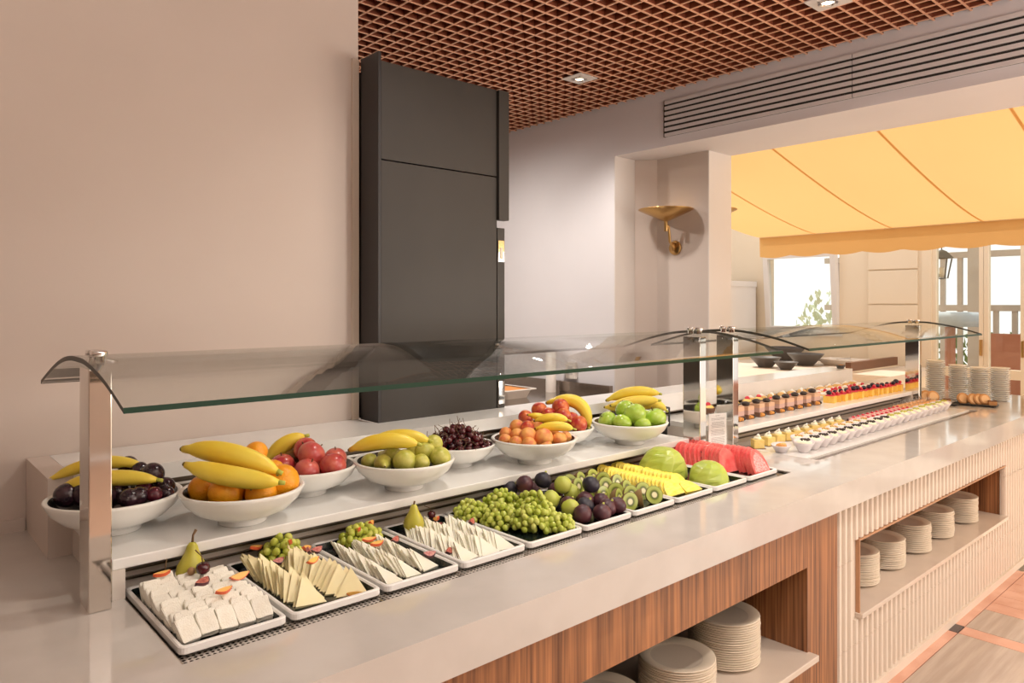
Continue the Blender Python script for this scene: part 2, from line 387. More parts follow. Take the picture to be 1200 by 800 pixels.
# long air vent in the beam
vt = thing('air_vent', 'long pale air vent with dark slots high on the beam over the opening', 'vent', (W, 1.4, 2.35))
VY0, VY1, VZ0, VZ1 = -.3, 2.401, 2.352, 2.545
B().box(-.004, VY0-1.4, VZ0-2.35, 0, VY1-1.4, VZ1-2.35).build('back_plate', 'vent_dark', vt)
ns = 7; gap = .0115; sh = (VZ1-VZ0-(ns-1)*gap)/ns
for j in range(ns):
    z0 = VZ0-2.35+j*(sh+gap)
    for (a, b) in ((VY0, 1.390), (1.394, VY1)):
        B().box(-.012, a-1.4, z0, -.004, b-1.4, z0+sh).build('slat', 'vent_metal', vt)
B().box(-.013, VY1-1.4, VZ0-2.352, 0, VY1-1.395, VZ1-2.348).build('end_trim', 'steel_dark', vt)

# brass wall lamps
def sconce(loc, label, rz=0):
    t = thing('wall_lamp', label, 'lamp', loc, (0, 0, rz))
    B().lathe([(0, .012), (.038, .012), (.042, .006), (.042, 0), (0, 0)], 24, M=Matrix.Rotation(-PI/2, 4, 'Y')).build('wall_rose', 'brass', t, True)
    B().tube([(-.01, 0, 0), (-.03, 0, .005), (-.055, .0, .035), (-.06, .0, .08), (-.07, -.004, .115), (-.10, -.006, .130)], .008, 8).tube([(-.022, 0, -.02), (-.022, 0, .03)], .01, 8).build('arm', 'brass', t, True)
    B().lathe([(.011, .09), (.011, .15), (.02, .155)], 12, M=Matrix.Translation((-.1, -.006, 0))).build('stem', 'brass', t, True)
    B().lathe([(.0, .148), (.02, .15), (.155, .212), (.157, .216), (.15, .214), (.02, .156), (0, .154)], 32, M=Matrix.Translation((-.1, -.006, 0))).build('shade', 'brass', t, True)
    return t
sconce((3.54, 2.53, 1.768), 'brass wall lamp with dish shade in the niche beside the opening')
sconce((3.77, 2.50, 1.80), 'brass lamp shade just showing beyond the white pier', PI)

# ================================================================== COUNTER
XL = -1.2; XR = 5.1; YF = .963
ct = B()
W1 = (.355, 1.14, 2.222, 1.506); W2 = (2.46, 1.165, 4.215, 1.462)
zb = .82
ct.box(XL, YF, zb, XR, W1[1], ZT)
ct.box(XL, W1[1], zb, W1[0], W1[3], ZT).box(W1[2], W1[1], zb, W2[0], W1[3], ZT)
ct.box(W2[0], W1[1], zb, W2[2], W2[1], ZT).box(W2[0], W2[3], zb, W2[2], W1[3], ZT)
ct.box(W2[2], W1[1], zb, XR, W1[3], ZT).box(XL, W1[3], zb, XR, 1.80, ZT).box(XL, 1.80, zb, 2.2, YW-.0005, ZT)
tag(ct.build('countertop', 'quartz'), 'long glossy pale stone buffet worktop carrying both glass guards', 'worktop')
# front cabinets
wc = thing('wood_cabinet', 'walnut veneered cabinet under the near worktop with an open plate shelf', 'cabinet', (0, 1.02, ZF))
def inz(z): return z-ZF
OP = (-.9, 2.041, .43, .675)
p = B().box(XL+.02, -.02, inz(.675), OP[1], 0, inz(.8195)); p.build('apron', 'walnut', wc)
B().box(OP[1], -.02, inz(ZF), 2.235, 0, inz(.8195)).build('end_stile', 'walnut', wc)
B().box(XL+.02, -.02, 0, OP[1], 0, inz(.41)).build('lower_panel', 'walnut', wc)
B().box(XL+.02, -.02, inz(.41), OP[0], 0, inz(.675)).build('near_stile', 'walnut', wc)
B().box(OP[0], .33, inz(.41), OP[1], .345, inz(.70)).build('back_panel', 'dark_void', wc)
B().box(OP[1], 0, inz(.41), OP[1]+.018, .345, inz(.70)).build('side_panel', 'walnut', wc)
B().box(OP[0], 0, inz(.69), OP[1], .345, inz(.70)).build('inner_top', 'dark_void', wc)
B().box(OP[0]-.03, -.05, inz(.41), OP[1]+.012, .33, inz(.428)).build('shelf', 'shelf_stone', wc, bevel=.002)
fc = thing('fluted_cabinet', 'cream fluted cabinet under the far worktop with a plate niche', 'cabinet', (2.237, 1.01, ZF))
NX0, NX1, NZ0, NZ1 = 2.395-2.237, 4.0-2.237, inz(.445), inz(.676)
FX = 4.98-2.237
B().box(0, 0, 0, NX0, .015, inz(.8195)).box(NX1, 0, 0, FX, .015, inz(.8195)).box(NX0, 0, 0, NX1, .015, NZ0-.016).box(NX0, 0, NZ1, NX1, .015, inz(.8195)).build('front_panel', 'cream_panel', fc)
B().box(FX, 0, 0, FX+.02, .9, inz(.8195)).build('end_panel', 'cream_panel', fc)
B().box(NX0-.006, .012, NZ0, NX0, .36, NZ1+.006).box(NX0, .012, NZ1, NX1, .36, NZ1+.006).build('niche_lining', 'walnut_light', fc)
B().box(NX0-.006, -.013, NZ0-.01, NX0, .012, NZ1+.006).box(NX0, -.013, NZ1, NX1, .012, NZ1+.006).build('niche_edging', 'walnut_light', fc)
B().box(NX1, .012, NZ0, NX1+.006, .36, NZ1).build('niche_end', 'walnut', fc)
B().box(NX0, .35, NZ0, NX1, .36, NZ1).build('niche_back', 'walnut', fc)
B().box(NX0-.01, -.024, NZ0-.016, NX1+.012, .36, NZ0).build('shelf', 'shelf_stone', fc, bevel=.002)
B().box(0, -.018, 0, FX, 0, .03).build('plinth_strip', 'cream_panel', fc)
def rib(z0, z1, cache={}):
    key = (round(z0, 4), round(z1, 4))
    if key not in cache:
        cache[key] = B().prism([(-.0125, 0), (-.0125, -.005), (-.008, -.011), (.008, -.011), (.0125, -.005), (.0125, 0)], z0, z1).mesh('rib', 'cream_panel')
    return cache[key]
k = 0
while .02+k*.04 < FX-.01:
    x = .02+k*.04; k += 1
    if NX0-.018 < x < NX1+.012:
        segs = ((.031, .20), (.2015, NZ0-.018), (NZ1+.008, inz(.819)))
        if x > NX1: segs = ((.031, .20), (.2015, NZ0-.018), (NZ0, .475), (.4765, inz(.819)))
    else: segs = ((.031, .20), (.2015, .475), (.4765, inz(.819)))
    for (a, b) in segs: obj('rib', rib(a, b), fc, loc=(x, 0, 0))

# plates in the shelves
pl = thing('dinner_plate', '', 'plate')
R0 = .097
B().lathe([(0, .002), (R0*.58, .002), (R0*.6, 0), (R0*.66, .002), (R0, .010), (R0*1.005, .012), (R0*.985, .0135), (R0*.68, .0065)], 28).build('rim', 'plate_glaze', pl, True)
B().lathe([(R0*.68, .0065), (R0*.62, .0045), (0, .0045)], 28).build('well', 'plate_well', pl, True)
PL = Proto(pl)
def stack(x, y, z, n, sc, label, group, dz=.0062):
    for i in range(n):
        PL.put((x+rnd(-.0015, .0015), y+rnd(-.0015, .0015), z+i*dz*sc/.097*.097/.097*1.0), (0, 0, rnd(0, 6)), label, group, (sc/.097, sc/.097, 1))
wood_lab = ['beige plate in the tall stack beside the end of the walnut shelf', 'beige plate in the middle stack on the walnut shelf', 'beige plate in the stack on the walnut shelf cut off by the picture edge']
for (x, y, n), lb in zip(((1.835, 1.145, 20), (1.58, 1.125, 15), (1.30, 1.14, 14)), wood_lab):
    stack(x, y, .428, n, .099, lb, lb.replace('beige plate', 'plates'))
cr_lab = ['cream plate in the nearest of five stacks in the fluted niche', 'cream plate in the second nearest of five stacks in the fluted niche', 'cream plate in the middle of five stacks in the fluted niche', 'cream plate in the second farthest of five stacks in the fluted niche', 'cream plate in the farthest of five stacks in the fluted niche']
for k, (x, n) in enumerate(((2.66, 18), (2.90, 17), (3.17, 18), (3.44, 18), (3.76, 18))):
    stack(x, 1.135, .4455, n, .088, cr_lab[k], cr_lab[k].replace('cream plate', 'plates'), .0066)

# ------------------------------------------------------------------ cold wells
def well(wb, label, zp, holes, zs=.05):
    x0, y0, x1, y1 = wb
    t = thing('cold_well', label, 'display well', ((x0+x1)/2, (y0+y1)/2, zp-.05))
    ox, oy, oz = t.location
    q = B(); e = .0015
    q.box(x0+e-ox, y0+e-oy, -.002, x1-e-ox, y1-e-oy, 0)
    q.box(x0+e-ox, y0+e-oy, 0, x1-e-ox, y0+.003-oy, ZT-.002-oz).box(x0+e-ox, y1-.003-oy, 0, x1-e-ox, y1-e-oy, ZT-.002-oz)
    q.box(x0+e-ox, y0+.003-oy, 0, x0+.003-ox, y1-.003-oy, ZT-.002-oz).box(x1-.003-ox, y0+.003-oy, 0, x1-e-ox, y1-.003-oy, ZT-.002-oz)
    q.build('liner', 'steel', t)
    g = B(); st = .0088; rows = holes; B().box(x0+.004-ox, y0+.004+rows*st-oy, .05, x1-.004-ox, y0+.0055+rows*st-oy, zs).build('strip_flange', 'steel', t)
    nx = int((x1-x0-.012)/st)
    for i in range(nx):
        for j in range(rows):
            cx = x0+.006+(i+.5)*st-ox; cy = y0+.004+(j+.5)*st-oy; h = st/2; r = .0029
            if (j % 2): cx += 0
            o8 = [(h*a, h*b) for a, b in ((1,0),(1,1),(0,1),(-1,1),(-1,0),(-1,-1),(0,-1),(1,-1))]
            i8 = [(r*math.cos(PI/4*m), r*math.sin(PI/4*m)) for m in range(8)]
            vs = [(cx+a, cy+b, zs) for a, b in o8]+[(cx+a, cy+b, zs) for a, b in i8]
            g.add(vs, [(m, (m+1) % 8, 8+(m+1) % 8, 8+m) for m in range(8)])
    yy = y0+.004+rows*st
    g.build('perforated_strip', 'steel', t)
    B().box(x0+.004-ox, yy-oy, .047, x1-.004-ox, y1-.004-oy, .05).build('base_plate', 'steel', t)
    B().box(x0+.004-ox, y0+.003-oy, .002, x1-.004-ox, yy-oy, .004).build('drain_tray', 'dark_void', t)
    return t
well(W1, 'steel cold well with a perforated front strip holding the square food trays', .872, 5, .0705)
well(W2, 'steel lined well with a perforated front strip under the far dessert guard', .893, 3)
tag(B().box(W2[0]+.006, W2[1]+.045, .8935, W2[2]-.006, W2[3]-.004, .8985).build('dessert_board', 'quartz_white'), 'flat white stone board under the rows of small dessert bowls', 'board')

# ------------------------------------------------------------------ risers and back ledge
def riser(x0, x1, label, m='quartz_white'):
    t = thing('riser_shelf', label, 'shelf', ((x0+x1)/2, 1.62, ZT)); ox, oy, oz = t.location
    y0, y1 = 1.465, 1.844
    B().box(x0-ox, y0-oy, .055, x1-ox, y1-oy, ZR-oz).build('top_slab', m, t, bevel=.002)
    B().box(x0-ox, y0-oy, 0, x0+.022-ox, y1-oy, .055).build('side_leg', 'edge_stone', t)
    B().box(x1-.022-ox, y0-oy, 0, x1-ox, y1-oy, .055).build('side_leg', 'edge_stone', t)
    B().box(x0+.022-ox, 1.516-oy, 0, x1-.022-ox, 1.522-oy, .055).build('back_panel', 'steel_bronze', t)
    for z in (.018, .034, .0495):
        B().box(x0+.024-ox, 1.508-oy, z, x1-.024-ox, 1.516-oy, z+.004).build('rail', 'steel_dark', t)
    return t
riser(.335, 2.13, 'white stone riser shelf carrying the fruit bowls')
riser(2.40, 4.172, 'white stone riser shelf carrying the rows of cakes')
lg = thing('rear_ledge', 'raised white stone ledge running behind the fruit bowls and cakes', 'ledge', (.289, 1.78, ZT))
def lb_(x0, y0, z0, x1, y1, z1): return B().box(x0-.289, y0-1.78, z0-ZT, x1-.289, y1-1.78, z1-ZT)
lb_(.289, 1.80, ZT, .336, YW-.002, ZB).build('end_block', 'wall_paint', lg)
lb_(.3365, 1.80, 1.032, 1.18, YW-.002, ZB).build('top_slab', 'quartz_white', lg)
lb_(1.18, 1.80, 1.032, 2.38, 1.955+.02, ZB).build('top_slab', 'quartz_white', lg)
lb_(2.38, 1.80, .998, 4.22, 1.97, ZB).build('top_slab', 'quartz_white', lg)
lb_(2.131, 1.805, ZT, 2.399, 1.82, 1.032).build('front_panel', 'quartz_white', lg)
lb_(.337, 1.862, ZT, 2.131, 1.875, 1.032).build('recess_back', 'steel_dark', lg)
lb_(2.40, 1.862, ZT, 4.2, 1.875, .998).build('recess_back', 'steel_dark', lg)
for (x0, x1, zt) in ((.34, 2.13, 1.03), (2.41, 4.17, .997)):
    for z in (.982, 1.004, 1.022):
        if z < zt-.006: lb_(x0, 1.845, z, x1, 1.86, z+.006).build('rail', 'steel', lg)

# ------------------------------------------------------------------ dark tower
tw = thing('tower_cabinet', 'tall black cabinet standing on the ledge and rising to the copper ceiling', 'cabinet', (1.193, 1.955, ZB))
TX, TY = 1.193, 1.955
def tb(x0, y0, z0, x1, y1, z1): return B().box(x0-TX, y0-TY, z0-ZB, x1-TX, y1-TY, z1-ZB)
tb(1.2, 1.9752, ZB, 1.69, 2.30, 2.19).build('body', 'tower_side', tw)
tb(1.1895, 1.9555, ZB, 1.1995, 2.062, 2.225).build('side_panel', 'tower_side', tw)
tb(1.2, 1.9555, ZB, 1.672, 1.975, 1.888).build('lower_door', 'tower_panel', tw, bevel=.001)
tb(1.2, 1.9555, 1.892, 1.672, 1.975, 2.198).build('upper_door', 'tower_panel', tw, bevel=.001)
tb(1.6755, 1.945, 1.738, 1.722, 1.975, 2.198).build('side_channel', 'tower_panel', tw, bevel=.001)
hs = tb(1.6755, 1.955, ZB, 1.709, 1.975, 1.71).build('lower_stile', 'tower_panel', tw)
sw = tb(1.678, 1.952, 1.59, 1.705, 1.9555, 1.665).build('control_plate', 'chrome', tw)
tb(1.686, 1.95, 1.60, 1.697, 1.952, 1.64).build('key_slot', 'cream_paint', sw)
tb(1.679, 1.950, 1.085, 1.706, 1.9555, 1.165).build('guide_plate', 'chrome', tw)

# ------------------------------------------------------------------ glass guards
def smooth_prof(pts, n=5):
    out = []
    for i in range(len(pts)-1):
        p0, p1, p2, p3 = pts[max(i-1, 0)], pts[i], pts[i+1], pts[min(i+2, len(pts)-1)]
        for k in range(n):
            t = k/n
            out.append(tuple(.5*((2*p1[j])+(-p0[j]+p2[j])*t+(2*p0[j]-5*p1[j]+4*p2[j]-p3[j])*t*t+(-p0[j]+3*p1[j]-3*p2[j]+p3[j])*t**3) for j in (0, 1)))
    out.append(pts[-1]); return out
PROF = smooth_prof([(1.845, 1.276), (1.72, 1.313), (1.63, 1.334), (1.555, 1.3435), (1.484, 1.345), (1.42, 1.342), (1.30, 1.322), (1.178, 1.287)])
def guard(x0, x1, posts, label):
    t = thing('glass_guard', label, 'sneeze guard', ((x0+x1)/2, 1.465, ZT)); ox, oy, oz = t.location
    th = .009; n = len(PROF); vs = []; fs = []; ms = []
    for x in (x0, x1):
        for i, (a, b) in enumerate(PROF):
            p0 = PROF[max(i-1, 0)]; p1 = PROF[min(i+1, n-1)]; d = Vector((p1[0]-p0[0], p1[1]-p0[1])).normalized()
            vs.append((x-ox, a-oy, b-oz)); vs.append((x-ox, a+d.y*th-oy, b-d.x*th*-1-oz-2*th*0))
    g = B(); N = 2*n
    for i in range(n-1):
        fs += [(2*i, 2*i+2, N+2*i+2, N+2*i), (2*i+1, N+2*i+1, N+2*i+3, 2*i+3)]; ms += [0, 0]
        fs += [(2*i, 2*i+1, 2*i+3, 2*i+2), (N+2*i, N+2*i+2, N+2*i+3, N+2*i+1)]; ms += [2, 2]
    fs += [(0, N, N+1, 1), (2*n-2, 2*n-1, N+2*n-1, N+2*n-2)]; ms += [2, 1]
    g.v = vs; g.f = fs; g.m = ms
    go = g.build('curved_glass', ['guard_glass', 'glass_edge', 'glass_edge_dark'], t)
    go.data.polygons.foreach_set('use_smooth', [m == 0 for m in ms])
    for xp in posts:
        po = B().box(xp-ox, 1.43-oy, 0, xp+.037-ox, 1.50-oy, 1.326-oz).build('post', 'mirror_steel', t, bevel=.002)
        for yy in (1.448, 1.482):
            B().lathe([(0, .022), (.013, .022), (.0145, .020), (.0145, .012), (.0105, .011), (.0105, 0), (0, 0)], 16, M=Matrix.Translation((xp+.020-ox, yy-oy, 1.3355-oz))).build('bolt', 'chrome', po, True)
    return t
guard(.284, 2.237, (.290, 2.143), 'near curved glass guard on steel posts above the fruit bowls and trays')
guard(2.415, 4.30, (2.352, 4.166), 'far curved glass guard on steel posts above the cakes and desserts')

# ------------------------------------------------------------------ menu stand
ms_ = thing('menu_stand', 'clear acrylic menu stand with a printed card beside the middle steel posts', 'menu stand', (2.235, 1.42, ZT), (0, 0, math.radians(-14)))
B().box(-.045, -.004, 0, .045, -.002, .158).box(-.045, .002, 0, .045, .004, .158).box(-.045, -.03, -.0, .045, .03, .003).build('acrylic_sleeve', 'acrylic', ms_)
cardp = B().box(-.041, -.001, .004, .041, .001, .155).build('card', 'paper', ms_)
tx = B()
for r_ in range(30):
    zz = .147-r_*.0045
    if r_ in (1, 4, 10, 16): continue
    a = -.032 if r_ else -.012; end = .032 if r_ else .014; cx = a+rnd(0, .006)
    while cx < end-.004:
        l = rnd(.003, .009); tx.box(cx, -.0014, zz, min(cx+l, end), -.001, zz+.0015); cx += l+.0016
tx.build('printed_lines', 'ink', cardp)

# ------------------------------------------------------------------ little framed rack between the risers
rk = thing('wire_rack', 'small black framed rack on the white panel between the risers', 'rack', (2.29, 1.735, 1.0))
fr = B()
for sx in (-.055, .055):
    for sy in (-.03, .03): fr.box(sx-.0025, sy-.0025, -.035, sx+.0025, sy+.0025, .035)
for z in (-.035, .035):
    for sy in (-.03, .03): fr.box(-.055, sy-.0025, z-.0025, .055, sy+.0025, z+.0025)
    for sx in (-.055, .055): fr.box(sx-.0025, -.03, z-.0025, sx+.0025, .03, z+.0025)
fr.build('frame', 'slate', rk); B().box(-.055, -.03, -.036, .055, .03, -.030).build('shelf', 'slate', rk)
for sz in (-.012, .012): B().box(-.055, .027, sz, .055, .030, sz+.003).build('back_wire', 'cream_white', rk)
B().box(-.05, -.025, -.1, -.04, .025, -.036).build('foot', 'slate', rk)
B().box(.04, -.025, -.1, .05, .025, -.036).build('foot', 'slate', rk)
tp = thing('fruit_tart', 'small fruit tart with red top inside the black framed rack', 'pastry', (2.285, 1.735, .970))
B().lathe([(0, 0), (.016, 0), (.02, .022), (0, .022)], 14).build('crust', 'choc_mid', tp, True)
B().ball((0, 0, .028), (.014, .014, .012)).build('berry', 'berry_red', tp, True)
B().ball((.012, -.006, .026), .008).build('cream', 'custard', tp, True)

# ================================================================== TRAYS
TX0, TP, TWD = .3625, .185, .176
TY0, TY1 = 1.176, 1.497
TZ = .872
def tray_x(k): return TX0+k*TP
tr = thing('serving_tray', '', 'tray')
hw, hd = TWD/2, (TY1-TY0)/2
def rrect(hw, hd, r, n=4):
    o = []
    for cx, cy, a0 in ((hw-r, hd-r, 0), (-hw+r, hd-r, PI/2), (-hw+r, -hd+r, PI), (hw-r, -hd+r, 1.5*PI)):
        for k in range(n+1): a = a0+PI/2*k/n; o.append((cx+r*math.cos(a), cy+r*math.sin(a)))
    return o
def loft(loops, cap0=True, cap1=True, b=None, mi=0):
    b = b or B(); n = len(loops[0][0]); vs = []; fs = []
    for lp, z in loops: vs += [(x, y, z) for x, y in lp]
    for i in range(len(loops)-1):
        for k in range(n): k2 = (k+1) % n; fs.append((i*n+k, i*n+k2, (i+1)*n+k2, (i+1)*n+k))
    if cap0: fs.append(tuple(range(n-1, -1, -1)))
    if cap1: fs.append(tuple(range((len(loops)-1)*n, len(loops)*n)))
    return b.add(vs, fs, mi)
loft([(rrect(hw-.024, hd-.024, .012), 0), (rrect(hw-.016, hd-.016, .012), .022), (rrect(hw-.001, hd-.001, .012), .0235), (rrect(hw, hd, .012), .025), (rrect(hw, hd, .012), .0345), (rrect(hw-.002, hd-.002, .011), .0365), (rrect(hw-.006, hd-.006, .008), .0365), (rrect(hw-.0085, hd-.0085, .008), .034)], True, False).build('rim', 'tray_white', tr)
loft([(rrect(hw-.0085, hd-.0085, .008), .034), (rrect(hw-.012, hd-.012, .008), .0235)], False, True).build('black_base', 'tray_black', tr)
TR = Proto(tr)
tl = ['of white cheese blocks', 'of yellow cheese triangles', 'of pale cheese slivers in three rows', 'of white cheese wedges beside the grape tray', 'of green grapes', 'of whole figs', 'of halved kiwis', 'of pineapple slices', 'with two peeled melon halves', 'of watermelon slices']
for k in range(10):
    TR.put((tray_x(k)+hw, (TY0+TY1)/2, TZ), (0, 0, 0), 'white rimmed black tray '+tl[k], 'food trays in the cold well')
ZS = TZ+.0235   # food stands here
def tp_(k, fx, fy, z=0):  # point in tray k by fractions across (x) and from front to back (y)
    return Vector((tray_x(k)+.012+fx*(TWD-.024), TY0+.012+fy*(TY1-TY0-.024), ZS+z))

# --- tray 1: white cheese blocks in five columns
def slab_mesh(name, w, d, h, m, j=.0):
    b = B().box(-w/2, -d/2, 0, w/2, d/2, h)
    return b.mesh(name, m)
import bmesh
def lumpy(w, d, h, m, seed):
    random.seed(seed); bm = bmesh.new(); bmesh.ops.create_cube(bm, size=1)
    bmesh.ops.bevel(bm, geom=bm.edges[:], offset=.05, segments=1, affect='EDGES')
    bmesh.ops.subdivide_edges(bm, edges=[e for e in bm.edges if e.calc_length() > .4], cuts=2, use_grid_fill=True)
    for v in bm.verts:
        v.co = Vector(((v.co.x)*w, v.co.y*d, (v.co.z+.5)*h)) + Vector((rnd(-1, 1), rnd(-1, 1)*.35, rnd(-1, 1)))*.0008
    me = bpy.data.meshes.new('cheese_block'); bm.to_mesh(me); bm.free(); me.materials.append(MT[m]); return me
fm = [lumpy(.029, .0130, .042, 'feta', s) for s in range(5)]
random.seed(21)
for c in range(5):
    n = 11
    for i in range(n):
        fx = .10+c*.20; fy = .07+i*.073-(.0 if c else .02)
        if c == 4 and i > 9: continue
        o = obj('cheese_block', random.choice(fm), loc=tp_(0, fx, fy, .004+rnd(0, .004)), rot=(-math.radians(54+rnd(-9, 7)), rnd(-.09, .09), rnd(-.16, .16)))
        tag(o, 'crumbly white cheese block in the nearest tray', 'cheese', 'white cheese blocks in the nearest tray')
random.seed(5)
# generic small garnish builders
def lathe_thing(name, label, cat, prof, m, loc, rot=(0, 0, 0), group=None, n=18, stem=None, stem_m='stem_brown'):
    t = thing(name, label, cat, loc, rot, group)
    B().lathe(prof, n).build('flesh', m, t, True)
    if stem: B().tube(stem[0], stem[1], 6).build('stem', stem_m, t, True)
    return t
PEAR = [(0, 0), (.012, .001), (.024, .010), (.029, .026), (.026, .042), (.018, .056), (.0125, .068), (.010, .078), (.006, .084), (0, .086)]
lathe_thing('pear', 'whole yellow pear standing upright behind the white cheese blocks', 'pear', PEAR, 'pear_yellow', tp_(0, .62, .90), (0, .04, 0), stem=([(0, 0, .084), (.001, .001, .098), (.006, 0, .108)], [.0025, .002, .003]))
lathe_thing('pear', 'yellow pear lying at the back of the white wedge tray', 'pear', [(r*.85, z*.85) for r, z in PEAR], 'pear_yellow', tp_(3, .30, .86), (.15, -.1, 0), stem=([(0, 0, .07), (.002, 0, .080)], [.002, .0025]))
CH = [(0, 0), (.005, .0006), (.0095, .005), (.0105, .010), (.009, .0155), (.005, .0178), (.0015, .0165), (0, .016)]
def cherry(loc, rot, label, group=None, scale=1, st=((0, 0, .016), (.001, .0, .030), (.004, .002, .045))):
    t = lathe_thing('cherry', label, 'cherry', CH, 'cherry', loc, rot, group, 14, (list(st), .0009), 'stem_brown'); t.scale = (scale,)*3; return t
cherry(tp_(0, .33, .93, .012), (0, 0, 0), 'dark cherry with an upright stem at the back of the white cheese', scale=1.15)
cherry(tp_(0, .66, .73, .036), (0, 0, 0), 'dark cherry with a curled stem in front of the standing pear', scale=1.25, st=((0, 0, .016), (-.002, 0, .028), (-.010, .004, .038)))
tag(B().ball((0, 0, .007), (.0075, .0075, .0075), 12, 8).build('hazelnut', 'nut', loc=tp_(0, .56, .79, .034), smooth=True), 'round brown hazelnut beside the dark cherry on the white cheese', 'nut')
def wedge_piece(name, label, cat, loc, rot, L, Wd, H, mf, ms, group=None):   # crescent: flesh with a skin along its back
    t = thing(name, label, cat, loc, rot, group); n = 8; out = []; inn = []
    for i in range(n+1):
        a = -1+2*i/n; out.append((a*L/2, -Wd*(1-a*a))); inn.append((a*L/2, Wd*.25*(1-a*a)))
    B().prism(out+inn[::-1][1:-1], 0, H).build('flesh', mf, t)
    sk = [(x, y-.0003) for x, y in out]; sk2 = [(x*1.02, y-.0016) for x, y in out]
    B().prism(sk2+sk[::-1], -.0003, H+.0003).build('skin', ms, t); return t
def peach(loc, rot, label, s=1): return wedge_piece('peach_slice', label, 'peach slice', loc, rot, .034*s, .008*s, .006*s, 'peach_slice', 'peach_skin')
def figq(loc, rot, label, s=1): return wedge_piece('fig_slice', label, 'fig slice', loc, rot, .030*s, .011*s, .006*s, 'fig_flesh', 'fig_purple')
peach(tp_(0, .24, .84, .043), (.2, 0, .1), 'orange peach slice at the back left of the white cheese', .9)
peach(tp_(0, .96, .55, .040), (PI/2-.3, 0, .25), 'long thin peach slice at the right edge of the white cheese', 1.15)
peach(tp_(0, .60, .30, .046), (.5, 0, .2), 'peach slice lying in the middle of the white cheese', .9)
figq(tp_(0, .52, .56, .040), (.3, 0, .6), 'red fig slice lying in the middle of the white cheese', 1.15)

# --- cheese triangles
def tri_mesh(name, w, h, th, m, rind=None):
    b = B(); b.prism([(-w/2, 0), (w/2, 0), (w*.02, h)], -th/2, th/2, 0)
    for i, (x, y, z) in enumerate(b.v): b.v[i] = (x, z, y)
    return b.mesh(name, [m])
ty = tri_mesh('cheese_triangle', .058, .066, .0048, 'cheese_yellow')
for c, (fx, lo, hi, n, yaw) in enumerate(((.27, .10, .80, 19, .22), (.72, .06, .86, 21, -.12))):
    for i in range(n):
        fy = lo+(hi-lo)*i/(n-1)
        o = obj('cheese_triangle', ty, loc=tp_(1, fx+rnd(-.02, .02)+(.05 if c and i < 2 else 0), fy, .001), rot=(-math.radians(58+rnd(-5, 5)), rnd(-.10, .10), yaw+(.45-.75*i/(n-1))*-1+rnd(-.14, .14)))
        tag(o, 'thin yellow cheese triangle in the '+('left' if c == 0 else 'right')+' fan of its tray', 'cheese', 'yellow cheese triangles, '+('left' if c == 0 else 'right')+' fan')
tw3 = tri_mesh('cheese_sliver', .038, .064, .0042, 'cheese_white')
for c, fx in enumerate((.18, .48, .80)):
    for i in range(25):
        fy = .04+.66*i/24+c*.035
        o = obj('cheese_sliver', tw3, loc=tp_(2, fx+rnd(-.02, .02), fy, .001), rot=(-math.radians(72+rnd(-3, 3)), rnd(-.08, .08), .10+rnd(-.12, .12)))
        tag(o, 'thin pale cheese sliver in the '+('left', 'middle', 'right')[c]+' row of the three row tray', 'cheese', 'pale cheese slivers, '+('left', 'middle', 'right')[c]+' row')
tw4 = tri_mesh('cheese_wedge', .046, .062, .0046, 'cheese_white')
for c, (fx, n, lo, hi) in enumerate(((.20, 22, .06, .74), (.52, 24, .03, .78), (.84, 19, .06, .66))):
    for i in range(n):
        fy = lo+(hi-lo)*i/(n-1)
        o = obj('cheese_wedge', tw4, loc=tp_(3, fx+rnd(-.02, .02), fy, .001), rot=(-math.radians(68+rnd(-4, 4)), rnd(-.1, .1), -.10+rnd(-.12, .12)))
        tag(o, 'white cheese wedge in the '+('left', 'middle', 'right')[c]+' row of the tray beside the grapes', 'cheese', 'white cheese wedges, '+('left', 'middle', 'right')[c]+' row')
# --- grape bunches
def bunch(loc, size, n, r, label, group=None, m='grape', rot=0, down=.0):
    t = thing('grape_bunch', label, 'grapes', loc, (0, 0, rot), group)
    b = B(); pts = []; sx, sy, sz = size; tries = 0
    while len(pts) < n and tries < n*60:
        tries += 1
        p = Vector((rnd(-1, 1), rnd(-1, 1), rnd(0, 1)))
        q = math.sqrt(p.x*p.x+p.y*p.y+p.z*p.z)
        if q > 1 or q < .45: continue
        p = Vector((p.x*sx, p.y*sy, r*.9+p.z*(sz-r)))
        if any((p-o).length < r*1.5 for o in pts): continue
        pts.append(p)
    for p in pts:
        b.ball(p, (r*rnd(.88, 1), r*rnd(.88, 1), r*rnd(1.0, 1.18)), 9, 6, 0, Euler(rrot(.8)).to_matrix())
    tag(b.build('berries', m, t, True), kind='stuff')
    s = B(); s.tube([(-sx*.6, 0, sz*.3), (0, 0, sz*.45), (sx*.7, 0, sz*.4)], .0022, 6)
    for p in pts[::3]: s.tube([p*.55+Vector((0, 0, sz*.12)), p], .0008, 4, caps=False)
    s.build('stalk', 'stem_green', t)
    return t
bunch(tp_(1, .62, .93), (.045, .026, .058), 60, .0088, 'small bunch of green grapes behind the yellow cheese triangles', m='grape_small')
bunch(tp_(2, .62, .90), (.050, .028, .045), 60, .0088, 'small bunch of green grapes behind the pale cheese slivers', m='grape_small')
